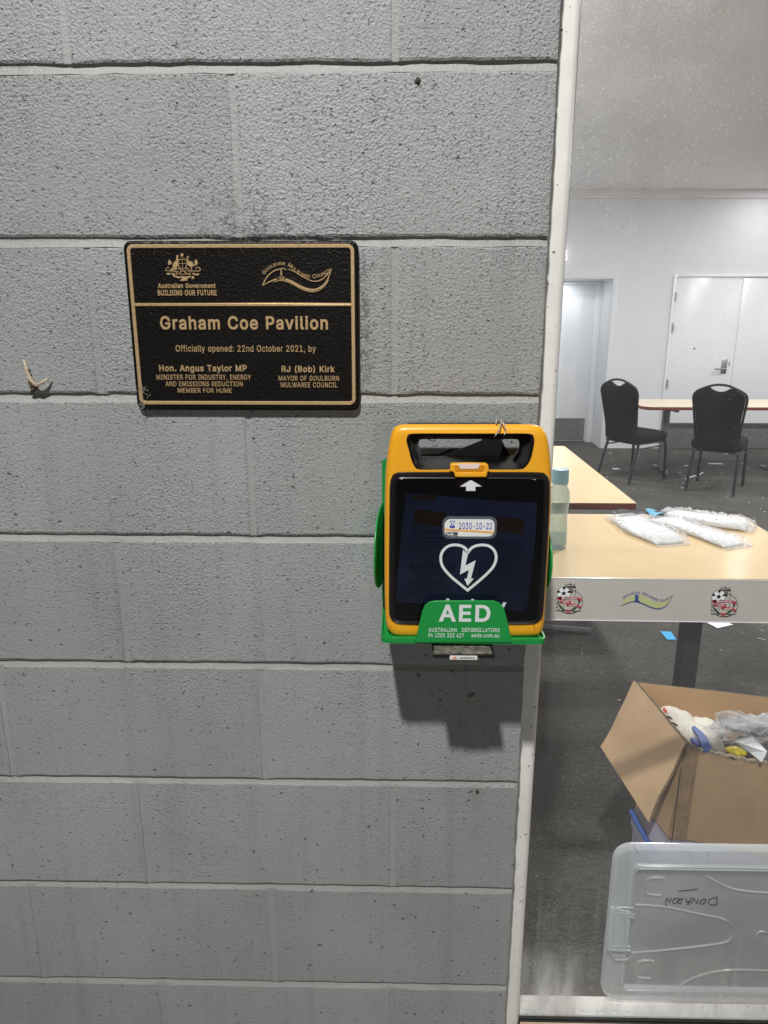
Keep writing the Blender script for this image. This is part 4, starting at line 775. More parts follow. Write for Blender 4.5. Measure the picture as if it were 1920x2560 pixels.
mb = MB(); flatpoly(mb, [AP(a, b, cf) for a, b in ((368, 680), (700, 705), (1100, 740), (1412, 756), (1400, 1000), (1370, 1300), (1340, 1540), (1310, 1628), (1100, 1590), (700, 1562), (285, 1552), (300, 1350), (330, 1000), (352, 820))], cf, cf+.0004); mb.build('packet', 'navy', cover)
mb = MB()
for q in (((430, 805), (690, 835), (685, 950), (430, 925)), ((1095, 868), (1310, 882), (1300, 1005), (1090, 990)), ((425, 695), (605, 700), (600, 742), (420, 730)), ((765, 560), (1005, 560), (985, 630), (785, 630))):
    flatpoly(mb, [AP(a, b, cf) for a, b in q], cf-.0002, cf+.0001)
tag(mb.build('brown_print', 'brown', cover), kind='stuff')
text('packet_lettering', 'mindray', AP(415, 1012, cf), AP(662, 962, cf), cf-.0002, .0003, 'navy2', cover, .02)
mb = MB(); rr = random.Random(3)
for (xa, xb, ya, yb_, n) in ((410, 720, 1035, 1170, 6), (395, 760, 1245, 1300, 4), (430, 680, 1330, 1375, 2), (950, 1210, 1235, 1330, 5), (380, 740, 1395, 1480, 4), (780, 1210, 1370, 1460, 4), (1030, 1180, 1075, 1090, 1)):
    for k in range(n):
        b0 = ya+(yb_-ya)*k/max(1, n-1); x = xa
        while x < xb:
            wl = rr.uniform(12, 60)
            stroke(mb, [AP(x, b0, cf), AP(min(x+wl, xb), b0+3, cf)], .0016 if k else .002, cf-.0002, cf+.0001); x += wl+10
tag(mb.build('small_print', 'navy2', cover), kind='stuff')
wl = thing
# window with the expiry label
P1 = rrect(AP(655, 1042, cf).x, AP(1087, 1042, cf).x, AP(655, 1042, cf).y, AP(655, 864, cf).y, .0085, 5); P2 = rrect(AP(672, 1022, cf).x, AP(1068, 1022, cf).x, AP(672, 1022, cf).y, AP(672, 882, cf).y, .0075, 5)
ring('window_rim', P1, P2, cf-.0010, cf+.0003, mat('rim_plastic', (.10, .11, .13), .15), cover, bevel=.0004)
lab = prism('expiry_label', P2, cf-.0004, cf+.0003, 'label_white', cover)
lf = cf-.0006
text('date_lettering', '2030-10-22', AP(788, 966, cf), AP(1055, 914, cf), lf, .0002, 'blue_ink', lab, .008)
mb = MB(); flatpoly(mb, [AP(a, b, cf) for a, b in ((674, 960), (1066, 984), (1066, 1000), (674, 974))], lf, lf+.0002); mb.build('orange_stripe', 'orange_ink', lab)
mb = MB()
for p_ in (((716, 900), (758, 902)), ((722, 902), (722, 912), (734, 925), (722, 938), (722, 952)), ((752, 904), (752, 912), (740, 925), (752, 938), (752, 954))): stroke(mb, [AP(*q, cf) for q in p_], .0007, lf, lf+.0002)
flatpoly(mb, [AP(a, b, cf) for a, b in ((716, 938), (756, 938), (756, 956), (716, 956))], lf, lf+.0002); mb.build('hourglass_symbol', 'blue_ink', lab)
text('maker_characters', '迈瑞', AP(683, 1024, cf), AP(781, 984, cf), lf, .0002, 'black_ink', lab, .01)
# heart and bolt, arrow, lettering hidden behind the bracket's lip
wf = cf-.0003
hp = [(862, 1150), (838, 1117), (800, 1097), (745, 1092), (693, 1108), (655, 1150), (644, 1205), (662, 1268), (720, 1338), (790, 1398), (858, 1453), (938, 1388), (1022, 1312), (1068, 1255), (1086, 1195), (1074, 1142), (1035, 1104), (980, 1092), (925, 1099), (888, 1118)]
seg1 = spline([AP(*q, cf) for q in hp[:11]], 5); seg2 = spline([AP(*q, cf) for q in hp[10:]+hp[:1]], 5)
mb = MB(); stroke(mb, seg1[:-1]+seg2[:-1], .0034, wf, cf+.0001, True); mb.build('heart_symbol', 'white_print', cover)
mb = MB(); flatpoly(mb, [AP(*q, cf) for q in ((822, 1128), (860, 1168), (840, 1258), (922, 1215), (884, 1362), (908, 1360), (858, 1418), (832, 1362), (853, 1360), (868, 1290), (797, 1328))], wf, cf+.0001); mb.build('bolt_symbol', 'white_print', cover)
mb = MB(); flatpoly(mb, [AP(*q, cf) for q in ((884, 573), (971, 625), (920, 626), (920, 660), (846, 660), (846, 626), (797, 625))], cf-.0006, cf+.0001); mb.build('arrow_symbol', 'white_print', cover)
text('maker_lettering', 'mindray', AP(545, 1660, cf), AP(1168, 1522, cf), wf, .0004, 'white_print', cover, .02)
# latch
mb = MB()
lt = [(720, 452), (735, 441), (870, 439), (1003, 441), (1020, 452), (1022, 475), (1032, 495), (1015, 505), (1008, 548), (758, 548), (744, 505), (712, 497), (722, 475)]
latch = prism('latch', [AP(a, b, -.122) for a, b in reversed(lt)], -.1262, -.117, 'yellow', aed, bevel=.001)
prism('latch_pocket', [AP(a, b, -.126) for a, b in ((748, 458), (995, 458), (982, 508), (764, 508))], -.1266, -.1255, mat('amber_pocket', (.62, .24, .005), .4), latch)
prism('latch_insert', [AP(a, b, -.1262) for a, b in ((782, 444), (958, 444), (942, 486), (798, 486))], -.1272, -.1255, 'latch_clear', latch, bevel=.0004)
prism('latch_lip', [AP(a, b, -.1262) for a, b in ((768, 514), (1002, 514), (1006, 547), (762, 547))], -.1276, -.1255, 'yellow', latch, bevel=.0006)

br = thing('wall_bracket', 'green metal wall bracket with white lettering holding the defibrillator', 'bracket', (.0935, -.003, -.70))
prism('back_plate', rrect(at(955, 1148, -.006).x, .2005, -.7005, at(1100, 1146, -.006).z, .008), -.0065, -.0035, 'green', br, bevel=.0006)
TZ = -.6965
mb = MB(); tp = [Vector((q.x, q.y)) for q in rrect(-.0150, .1965, -.1335, -.0035, .010, 5)]
mb.loft([[Vector((q.x, q.y, z)) for q in tp] for z in (TZ, TZ-.0022)]).build('tray', 'green', br, smooth=True)
mb = MB(); lip = rrect(-.0150, .1965, -.1335, -.0035, .010, 5); lin = inset(lip, .0018)
mb.loft([[Vector((q.x, q.y, TZ+.0003)) for q in lip], [Vector((q.x, q.y, TZ+.0050)) for q in lip], [Vector((q.x, q.y, TZ+.0050)) for q in lin], [Vector((q.x, q.y, TZ+.0003)) for q in lin]], False, False).build('tray_rim', 'green', br, smooth=True, angle=40)
TY = -.1345
tb = [(438, 1869), (470, 1735), (497, 1618), (520, 1570), (560, 1544), (610, 1537), (840, 1536), (1060, 1537), (1112, 1552), (1148, 1596), (1164, 1650), (1186, 1740), (1213, 1869)]
tabp = [AP(a, b, TY) for a, b in reversed(tb)]
tab = prism('front_lip', tabp, TY-.0008, TY+.0012, 'green', br, bevel=.0006)
tf = TY-.0011
for nm_, body, a, d, bold in (('lettering', 'AED', (628, 1700), (1042, 1570), .03), ('lettering', 'AUSTRALIAN', (546, 1782), (771, 1753), .008), ('lettering', 'DEFIBRILLATORS', (812, 1783), (1113, 1754), .008), ('lettering', 'Ph 1300 333 427', (545, 1826), (828, 1796), .008), ('lettering', 'aeds.com.au', (888, 1826), (1112, 1797), .008)):
    text(nm_, body, AP(*a, TY), AP(*d, TY), tf, .0003, 'white_print', tab, bold, 5, 1.08)
def ear(xb, xf, zc, hz_, ylen):
    P = []
    for k in range(25):
        t = PI*k/24; P.append((-.004-ylen*math.sin(t)**.7, zc+hz_*math.cos(t)))
    mb = MB(); f_ = lambda y: xb+(xf-xb)*(y+.004)/(-ylen)
    mb.loft([[Vector((f_(y)-s, y, z)) for y, z in P] for s in (.0012, -.0012)]); return mb.build('side_ear', 'green', br, bevel=.0008, smooth=True)
ear(-.0155, -.0245, at(940, 1385, -.06).z, .058, .085)
ear(.2010, .2075, at(1382, 1402, -.06).z, .052, .085)

sh = thing('old_shelf_bracket', 'small black shelf bracket with torn adhesive beneath the green bracket', 'bracket', (.09, 0, -.705))
box('shelf_plate', .0505, .1290, -.155, .002, -.7085, -.7035, 'black_plastic', sh, bevel=.0008)
mb = MB(); nx, ny = 26, 30; V = []; F = []
for j in range(ny+1):
    for i in range(nx+1):
        x = .0525+.0740*i/nx; y = -.1535+.130*j/ny; e = min(i, nx-i, j, ny-j)
        V.append((x+.0008*noise.noise(Vector((x*200, y*200, 1))), y, -.7038+(0 if e == 0 else .0012+.0012*noise.noise(Vector((x*160, y*90, 4))))))
for j in range(ny):
    for i in range(nx): F.append((j*(nx+1)+i, j*(nx+1)+i+1, (j+1)*(nx+1)+i+1, (j+1)*(nx+1)+i))
from_py('adhesive_residue', V, F, 'residue', sh, True)
st = prism('sticker', rrect(.0720, .1068, -.7098, -.7046, .0012, 3), -.1558, -.1550, 'label_white', sh)
text('sticker_lettering', 'CARDIAC', (.0845, -.7083), (.1035, -.7061), -.1562, .0003, 'dark_pl', st, .0, 2)
mb = MB(); flatpoly(mb, disc((.0785, -.7072), .0017, 10), -.1562, -.1558); stroke(mb, [Vector((.0755, -.7080)), Vector((.0785, -.7062)), Vector((.0815, -.7080))], .0008, -.1563, -.1559); mb.build('sticker_emblem', mat('sticker_orange', (.75, .25, .10), .5), st)

tg = prism('plastic_tag', [AP(a, b, -.028) for a, b in ((930, 180), (1105, 180), (1134, 262), (1225, 445), (1320, 620), (300, 620), (330, 525), (540, 432), (975, 256))], -.0285, -.0270, 'tag')
tag(tg, 'dark grey plastic sheet hanging behind the defibrillator handle', 'plastic sheet')
mb = MB()
def wr(P): mb.tube(spline([at(900+a*K, 1020+b*K, y) for a, b, y in P], 6), .0009, 6)
wr([(1140, 252, -.058), (1150, 215, -.121), (1163, 190, -.1235), (1158, 150, -.1235), (1140, 118, -.121), (1120, 100, -.10), (1100, 100, -.06), (1090, 128, -.03), (1085, 150, -.026)])
wr([(1055, 250, -.058), (1075, 225, -.121), (1095, 195, -.1235), (1112, 168, -.1238), (1122, 130, -.122), (1132, 108, -.11), (1125, 95, -.07), (1105, 90, -.04)])
wr([(1096, 66, -.11), (1088, 95, -.112), (1086, 125, -.118)])
o = mb.build('wire_tie', 'wire', None, smooth=True); tag(o, 'thin twisted wire looped round the top of the yellow handle', 'wire')

# ------------------------------------------------------------------ small things on the blocks
mb = MB(); V3 = lambda a, b, y: at(a*.36181, 600+b*.36181, y)
mb.tube(spline([V3(165, 825, -.004), V3(180, 880, -.007), V3(200, 945, -.009), V3(245, 998, -.010), V3(290, 985, -.010), V3(345, 945, -.006)], 6), [.0010, .0016, .0016, .0021, .0021, .0024, .0024, .0027, .0027, .0029]+[.0029]*8+[.0026]*4+[.0022]*4+[.0018]*3+[.0010]*2, 7)
ds = mb.build('dry_stem', 'stem', None, smooth=True); noise_bend(ds, .0009, 220)
mb = MB(); mb.tube(spline([V3(200, 985, -.003), V3(230, 1010, -.006), V3(255, 1010, -.007), V3(222, 1040, -.004), V3(218, 1058, -.001)], 5), .0026, 7); o = mb.build('husk', 'cocoon', ds, smooth=True); noise_bend(o, .0012, 200)
tag(ds, 'dry curled beige plant stem caught on the wall left of the plaque', 'plant stem')
def blob(name, u, v, r, m, label, cat, sx=1., seed=0):
    bm = bmesh.new(); bmesh.ops.create_icosphere(bm, subdivisions=2, radius=r); me = bpy.data.meshes.new(name); bm.to_mesh(me); bm.free()
    q = at(u, v, 0)
    for vv in me.vertices: vv.co = Vector((vv.co.x*sx, vv.co.y*.6, vv.co.z))+noise.noise_vector(vv.co*300+Vector((seed, 0, 0)))*r*.5
    o = link(name, me, m, None, True); o.location = (q.x, -.001, q.z); return tag(o, label, cat)
blob('insect_cocoon', 1193, 1977, .0040, 'cocoon', 'brown insect cocoon on lower blocks near the window frame', 'cocoon', .7)
blob('wasp_nest_stub', 1180, 1740, .0055, 'stem', 'pale mud dab inside the shadow under the defibrillator', 'mud dab', .8, 5)
blob('black_speck_nest', 1044, 202, .0042, 'web', 'tiny black spider nest on the second block row from top', 'spider nest', .9, 9)
# cobweb hairs round the plaque
mb = MB(); rr = random.Random(11)
def hair(x, z, L_, a):
    P = [Vector((x, -.0016, z))]
    for k in range(4):
        a += rr.uniform(-.5, .5); P.append(P[-1]+Vector((math.cos(a)*L_/4, rr.uniform(-.0008, .0006), math.sin(a)*L_/4))); P[-1].y = min(-.0008, P[-1].y)
    mb.tube(P, rr.uniform(.00008, .00018), 3, False)
for k in range(110):
    x = rr.gauss(-.175, .045); z = -.198+abs(rr.gauss(0, .022)); hair(x, z, rr.uniform(.005, .02), rr.uniform(0, 2*PI))
for k in range(170):
    hair(-.044+abs(rr.gauss(0, .006)), rr.uniform(-.38, -.22), rr.uniform(.004, .014), rr.uniform(0, 2*PI))
o = mb.build('cobweb', 'web'); tag(o, kind='stuff'); mb = MB()
for k in range(90):
    x = rr.uniform(-.33, -.06); hair(x, -.2005+rr.uniform(-.004, .004), rr.uniform(.004, .014), rr.uniform(0, 2*PI))
for k in range(40):
    hair(-.344+rr.uniform(-.003, .012), rr.uniform(-.415, -.385), rr.uniform(.004, .01), rr.uniform(0, 2*PI))
for vv in mb.V: vv.y -= .0105
o = mb.build('pale_cobweb', 'web_light'); tag(o, kind='stuff')

# =================================================================== inside the room
def Z3(a, b, y=YB): return at(1340+a*.3496, 560+b*.3496, y)
d1 = thing('recessed_door', 'white door set back in a doorway left of the black chairs', 'door', (2.0, 8.23, FZ))
box('leaf', 1.62, 2.36, 8.20, 8.24, FZ+.01, .06, 'door', d1, bevel=.003)
box('kickplate', 1.64, 2.34, 8.195, 8.1995, FZ+.02, FZ+.30, 'kick', d1)
box('frame', 2.3605, 2.4315, 8.17, 8.255, FZ, .10, 'door', d1, bevel=.003); box('frame', 1.55, 1.6195, 8.17, 8.255, FZ, .10, 'door', d1, bevel=.003)
box('transom', 1.6200, 2.3600, 8.17, 8.255, .0605, .10, 'door', d1, bevel=.003)
box('architrave', 2.434, 2.50, YB-.014, YB-.001, FZ, .17, 'wall_in', d1, bevel=.004); box('architrave', 1.48, 2.4335, YB-.014, YB-.001, .106, .17, 'wall_in', d1, bevel=.004)
d2 = thing('double_door', 'closed white double door with lever handle on the far wall', 'door', (3.9, YB, FZ))
X0, X1, X2, TOP = 3.150, 3.90, 4.66, .122
box('frame', 3.112, X0-.004, YB-.02, YB+.05, FZ, .150, 'door', d2, bevel=.003)
box('frame', X0-.0035, X2, YB-.02, YB+.05, TOP+.004, .150, 'door', d2, bevel=.003)
box('frame', X2+.004, 4.70, YB-.02, YB+.05, FZ, .150, 'door', d2, bevel=.003)
box('gap_shade_backing', 3.1125, 4.6995, YB+.051, YB+.07, FZ, .149, 'dark_pl', d2)  # dark sheet behind the leaves, stands in for the shade in their gaps
for a, b_ in ((X0, X1-.002), (X1+.002, X2)):
    lf_ = box('leaf', a, b_, YB-.004, YB+.045, FZ+.006, TOP-(.0 if a == X0 else .004), 'door', d2, bevel=.002)
    box('kickplate', a+.01, b_-.01, YB-.0075, YB-.0045, FZ+.01, FZ+.31, 'kick', lf_)
    box('kickplate_band', a+.01, b_-.01, YB-.0105, YB-.0078, FZ+.245, FZ+.30, 'leg_dark', lf_)
for z_ in (-.02, -.36, -1.0):
    MB().tube([(3.148, YB-.026, z_-.05-.07), (3.148, YB-.026, z_+.05-.07)], .009, 8).build('hinge', 'steel', d2, smooth=True)
hx = 3.795
box('lock_plate', hx-.032, hx+.032, YB-.014, YB-.0045, -.95, -.785, 'steel', d2, bevel=.003)
MB().tube(spline([(hx, YB-.014, -.895), (hx, YB-.06, -.895), (hx-.03, YB-.065, -.895), (hx-.13, YB-.065, -.893)], 5), .010, 8).build('handle', 'steel', d2, smooth=True)
box('keyhole', 3.848, 3.858, YB-.0065, YB-.0045, -.865, -.82, 'dark_pl', d2)
MB().tube([(3.43, YB-.0045, -.665), (3.43, YB-.008, -.665)], .012, 10).build('peephole', 'steel', d2)

def table(name, label, x0, x1, y0, y1, ztop, top, edge, group='folding tables in the room', rad=.05, legs=(), legm='leg_dark', foot='leg_grey', along='y'):
    t = thing(name, label, 'table', ((x0+x1)/2, (y0+y1)/2, FZ), group)
    P = rrect(x0, x1, y0, y1, rad, 6); mb = MB()
    mb.loft([[Vector((q.x, q.y, z)) for q in P_] for P_, z in ((inset(P, .002), ztop), (P, ztop-.0008), (P, ztop-.003))]); mb.build('tabletop', top, t)
    mb = MB(); mb.loft([[Vector((q.x, q.y, z)) for q in P_] for P_, z in ((P, ztop-.0031), (inset(P, -.0015), ztop-.012), (inset(P, -.0015), ztop-.026), (P, ztop-.032))]); mb.build('edging', edge, t, smooth=True)
    for lx, ly in legs:
        leg = box('leg', lx-.033, lx+.033, ly-.033, ly+.033, FZ+.03, ztop-.06, legm, t, bevel=.006)
        L_ = (y1-y0)*.30 if along == 'y' else .0; W_ = 0 if along == 'y' else (x1-x0)*.40
        mb = MB()
        if along == 'y': mb.tube([(lx, ly-L_, FZ+.012), (lx, ly-L_*.5, FZ+.024), (lx, ly, FZ+.032), (lx, ly+L_*.5, FZ+.024), (lx, ly+L_, FZ+.012)], .018, 8)
        else: mb.tube([(lx-W_, ly, FZ+.012), (lx-W_*.5, ly, FZ+.024), (lx, ly, FZ+.032), (lx+W_*.5, ly, FZ+.024), (lx+W_, ly, FZ+.012)], .018, 8)
        mb.build('foot', foot, leg, smooth=True)
        if along == 'y': box('cross_rail', lx-.02, lx+.02, y0+.06, y1-.06, ztop-.0595, ztop-.033, legm, t)
        else: box('cross_rail', x0+.06, x1-.06, ly-.02, ly+.02, ztop-.0595, ztop-.033, legm, t)
    return t
table('near_table', 'pale wooden table just behind the printed glass band, gloves on top', -.35, 1.452, 1.235, 2.022, -1.11, 'laminate', 'red_edge', legs=((1.122, 1.60), (-.02, 1.60)), rad=.06)
table('side_table', 'pale table with dark red edge running back behind the water bottle', .315, 1.080, 2.215, 3.70, -1.11, 'laminate', 'red_edge', legs=((.67, 2.42), (.67, 3.4)), rad=.006, along='x')
table('far_table', 'long pale table with red edge behind the two black chairs', 2.36, 4.16, 6.08, 6.76, -1.142, 'pale_lam', 'red_edge', legs=((2.70, 6.42), (3.82, 6.42)), legm='leg_grey', rad=.10)

def chair(name, label, cx, cy, rot, group):
    t = thing(name, label, 'chair', (cx, cy, FZ), group); t.rotation_euler = (0, 0, rot)
    def put(o): o.parent = t; o.matrix_parent_inverse = Matrix(); return o
    zs = .455
    P = smooth_closed([(-.20, -.20), (0, -.205), (.20, -.20), (.215, 0), (.205, .19), (.15, .225), (0, .235), (-.15, .225), (-.205, .19), (-.215, 0)], 40)
    mb = MB(); mb.loft([[Vector((q.x, q.y, z)) for q in inset(P, i)] for i, z in ((.02, zs-.075), (.002, zs-.058), (0, zs-.01), (.015, zs+.008), (.05, zs+.018))]); put(mb.build('seat', 'chair_cloth', None, smooth=True, angle=70))
    # back: shield shape, raked, with a slot at the top of the frame
    def rake(z): return -.205-.10*(max(0, z-.47)/.50)
    out = smooth_closed([(-.175, .47), (-.19, .60), (-.208, .76), (-.215, .84), (-.20, .895), (-.13, .935), (-.06, .962), (0, .968), (.06, .962), (.13, .935), (.20, .895), (.215, .84), (.208, .76), (.19, .60), (.175, .47), (0, .465)], 60)
    pad = smooth_closed([(-.17, .40), (-.178, .60), (-.196, .76), (-.207, .84), (-.194, .888), (-.13, .926), (-.085, .945), (-.05, .922), (0, .910), (.05, .922), (.085, .945), (.13, .926), (.194, .888), (.207, .84), (.196, .76), (.178, .60), (.17, .40), (0, .395)], 60)
    mb = MB(); loops = []
    for i, dy in ((.02, -.028), (.004, -.022), (0, -.006), (.004, .016), (.03, .034)):
        loops.append([Vector((q.x, rake(q.y)+dy, q.y)) for q in inset(pad, i)])
    put(mb.loft(loops).build('backrest', 'chair_cloth', None, smooth=True, angle=70))
    mb = MB(); pts = [Vector((q.x, rake(q.y), q.y)) for q in spline([(-.165, .40), (-.178, .47), (-.19, .60), (-.208, .76), (-.217, .85), (-.195, .90), (-.13, .937), (-.06, .963), (0, .969), (.06, .963), (.13, .937), (.195, .90), (.217, .85), (.208, .76), (.19, .60), (.178, .47), (.165, .40)], 5)]
    mb.tube(pts, .011, 8); put(mb.build('back_frame', 'chair_tube', None, smooth=True))
    mb = MB(); mb.tube([(-.19, -.19, zs-.082), (-.19, .19, zs-.082), (.19, .19, zs-.082), (.19, -.19, zs-.082), (-.19, -.19, zs-.082)], .010, 6); put(mb.build('seat_frame', 'chair_tube', None, smooth=True))
    for s in (-1, 1):
        mb = MB(); mb.tube(spline([(s*.185, .10, zs-.055), (s*.19, .17, zs-.065), (s*.193, .205, zs-.11), (s*.196, .215, .22), (s*.20, .22, .005)], 5), .0135, 8); put(mb.build('leg', 'chair_tube', None, smooth=True))
        mb = MB(); mb.tube([(s*.185, -.16, zs-.055), (s*.190, -.20, .27), (s*.20, -.275, .005)], .0135, 8); put(mb.build('leg', 'chair_tube', None, smooth=True))
        mb = MB(); mb.tube([(s*.190, -.185, zs-.13), (s*.193, .20, zs-.12)], .007, 6); put(mb.build('stretcher', 'chair_tube', None, smooth=True))
    return t
GR = 'black banquet chairs at the far table'
chair('banquet_chair', 'black banquet chair turned sideways, left one by the white doorway', 2.31, 6.10, R(-58), GR)
chair('banquet_chair', 'black banquet chair seen from behind, in front of double door', 2.94, 5.66, R(-33), GR)

# bottle
bx, by, bz = .583, 1.56, -1.110
bt = thing('water_bottle', 'pale aqua plastic water bottle with blue cap on the near table', 'bottle', (bx, by, bz))
prof = [(.034, .001), (.037, .006), (.0375, .03), (.0365, .07), (.0335, .10), (.0330, .12), (.0350, .145), (.0375, .17), (.0375, .19), (.034, .213), (.026, .232), (.024, .245)]
def lathe(prof, c, m, nm, parent, n=28):
    mb = MB(); mb.loft([[Vector((c[0]+r*math.cos(2*PI*k/n), c[1]+r*math.sin(2*PI*k/n), c[2]+z)) for k in range(n)] for r, z in prof]); return mb.build(nm, m, parent, smooth=True, angle=60)
lathe(prof, (bx, by, bz), 'bottle', 'body', bt)
lathe([(.030, .0035), (.0355, .010), (.0355, .03), (.035, .050)], (bx, by, bz), clear('water', (.86, .93, .95), (.40, .52, .58), .1, .25, .2, .0005, 20), 'water', bt)
lathe([(.0285, .238), (.0295, .241), (.0295, .283), (.0275, .290), (.018, .292)], (bx, by, bz), 'cap', 'cap', bt)

# gloves in clear bags
def packet(name, label, pts, w_, h, seed, ends=None):
    """folded white gloves in a loose clear bag, lying along a path on the table"""
    t = thing(name, label, 'glove packet', (pts[0][0], pts[0][1], -1.11), 'white glove packets on the near table')
    P0 = [Vector((p[0], p[1])) for p in pts]
    def run(P, wid, hh_, z0, box_, fold, rough, ext, n=40, k_=24):
        P = resample(spline(P, 8), 30); d0 = (P[1]-P[0]).normalized(); d1 = (P[-1]-P[-2]).normalized(); P = [P[0]-d0*ext]+P+[P[-1]+d1*ext]; P = resample(P, n); loops = []
        for i, p in enumerate(P):
            d = (P[min(n-1, i+1)]-P[max(0, i-1)]).normalized(); nr = Vector((-d.y, d.x)); t_ = i/(n-1); q_ = min(t_, 1-t_)
            e = min(1, q_*9+.12)**.6; ww = wid/2*(1-.10*math.sin(t_*7+seed))*(.90+.10*e); lp = []
            for k in range(k_):
                a = 2*PI*k/k_; cx = math.copysign(abs(math.cos(a))**box_, math.cos(a)); sz_ = math.copysign(abs(math.sin(a))**.7, math.sin(a)); q = p+nr*ww*cx
                z = z0+hh_*e*(sz_*.5+.5)
                if sz_ > 0:
                    z += fold*(abs(math.sin(cx*4.2+1.3*t_*3+seed))-.5)*e+rough*noise.noise(Vector((q.x*48+seed, q.y*48, 1)))*e+rough*.6*noise.noise(Vector((q.x*130+seed, q.y*130, 3)))
                    q = q+nr*rough*.8*noise.noise(Vector((q.x*60, q.y*60, seed+7)))
                lp.append(Vector((q.x, q.y, z)))
            loops.append(lp)
        return loops
    MB().loft(run(P0, w_, h*.72, -1.1085, .45, .0075, .005, 0)).build('gloves', 'glove', t, smooth=True, angle=50)
    MB().loft(run(P0, w_+.030, h*1.02, -1.1095, .5, .006, .013, .028, 46, 26)).build('clear_bag', 'film', t, smooth=True, angle=50)
    return t
packet('glove_packet', 'short white glove packet in clear bag, leftmost on the near table', [(.935, 1.92), (.965, 1.77), (1.010, 1.600)], .140, .030, 1)
packet('glove_packet', 'middle white glove packet lying diagonally towards the table corner', [(1.075, 1.92), (1.15, 1.76), (1.235, 1.575)], .10, .028, 4)
p3 = packet('glove_packet', 'rearmost white glove packet with dark header near the table back edge', [(1.115, 1.965), (1.25, 1.89), (1.385, 1.80)], .105, .038, 7)
mb = MB(); n = 10
V = []; F = []
for i in range(n+1):
    for j in range(5):
        x = .925+.19*i/n; y = 1.985-.03*i/n-.020*j; V.append((x, y+.015, -1.088+.008*math.sin(i*.9+j)*(.5+.5*math.sin(j*2))+.004))
for i in range(n):
    for j in range(4): F.append((i*5+j, (i+1)*5+j, (i+1)*5+j+1, i*5+j+1))
from_py('header_card', V, F, 'dark_pl', p3, True)
V = [(.925+(v[0]-.925)*.62+.112, v[1]-.010, v[2]+.006) for v in V[:30]]; F = [f_ for f_ in F if max(f_) < 30]
from_py('blue_header', V, F, mat('blue_header_print', (.15, .45, .62), .3), p3, True)

# storage tubs, carton and cardboard box by the glass
ca = box('carton', .63, .98, .49, .66, FZ, -1.3975, 'card', None, bevel=.003); tag(ca, 'low plain carton under the back of the open cardboard box', 'carton')
tb_ = thing('tub_lid', 'large frosted clear tub lid marked donation, standing on edge against the glass', 'tub lid', (.66, .2, -1.534))
def T2(a, b, y=.082): q = at(1500+a*.25316, 2080+b*.25316, y); return Vector((q.x, q.z))
XL, XR, ZB_, ZT_ = .388, .960, -1.5225, -1.1855
LY = .082
lid_o = rrect(XL, XR, ZB_, ZT_, .030, 7); lid_i = rrect(XL+.036, XR-.036, ZB_+.030, ZT_-.040, .008, 7)
mb = MB(); loops = [xz(lid_o, LY+.018), xz(lid_o, LY+.010), xz(inset(lid_o, .004), LY+.003), xz(inset(lid_o, .012), LY), xz(inset(lid_i, -.004), LY), xz(lid_i, LY+.004), xz(lid_i, LY+.012)]
mb.loft(loops, False, False).build('lid_rim', 'tub_rim', tb_, smooth=True, angle=35)
prism('lid_panel', lid_i, LY+.012, LY+.014, 'tub', tb_)
# bright moulded edges and ribs of the lid
mb = MB()
def rib(P, w_=.0009, y=LY+.0095): stroke(mb, spline([T2(a, b, y) for a, b in P], 6), w_, y-.0012, y+.0026)
rib([(350, 720), (520, 728), (700, 750), (960, 805), (1180, 850), (1270, 890), (1310, 960)]); rib([(1310, 960), (1300, 1040), (1220, 1095), (900, 1140), (560, 1175), (310, 1195)], .0009)
rib([(740, 1580), (830, 1490), (1000, 1415), (1200, 1372), (1400, 1362), (1700, 1372)]); rib([(1040, 430), (1180, 505), (1350, 570), (1650, 600), (1900, 595)], .001)
for (a, b) in ((455, 445), (355, 1265)):
    rib([(a+0, b+160), (a+5, b+50), (a+40, b+12), (a+110, b+5), (a+185, b+12)], .0013); rib([(a+10, b+150), (a+20, b+172), (a+150, b+180)], .0008)
rib([(1540, 1040), (1560, 1000), (1600, 985), (1650, 995), (1670, 1030)], .001)
mb.build('moulded_ribs', 'tub_line', tb_)
mb = MB(); stroke(mb, [*lid_i], .0014, LY-.001, LY+.002, True)
for P in ([(330, 118), (345, 150), (370, 200), (378, 215)], [(270, 235), (300, 285), (350, 325)], [(885, 195), (900, 240), (908, 318)], [(1055, 190), (1070, 240), (1062, 300)]): stroke(mb, spline([T2(a, b, LY) for a, b in P], 4), .0011, LY-.0012, LY+.001)
mb.build('rim_edges', 'tub_line', tb_)
# clip on the side
mb = MB(); c0 = T2(110, 690, .075); c1 = T2(80, 1120, .075)
clip = prism('clip', [Vector((XL-.002, T2(0, 1150).y)), Vector((XL+.034, T2(0, 1165).y)), Vector((XL+.034, T2(0, 770).y)), Vector((XL+.016, T2(0, 745).y)), Vector((XL-.002, T2(0, 715).y))], LY-.006, LY-.001, 'tub_rim', tb_, bevel=.0015)
mb = MB()
for P in ([(180, 742), (330, 748)], [(165, 803), (335, 812)], [(240, 750), (238, 800)], [(235, 835), (335, 842)], [(210, 815), (245, 880), (252, 960), (240, 1060), (220, 1120)], [(130, 1125), (300, 1130)], [(125, 1165), (298, 1168)], [(190, 1130), (190, 1230)], [(140, 820), (125, 1110)], [(80, 1150), (110, 1215), (150, 1265)], [(120, 700), (165, 760)], [(150, 1265), (270, 1255), (300, 1220)]):
    stroke(mb, spline([T2(a, b, LY-.006) for a, b in P], 3), .0013, LY-.0075, LY-.0045)
mb.build('clip_edges', 'tub_line', clip)
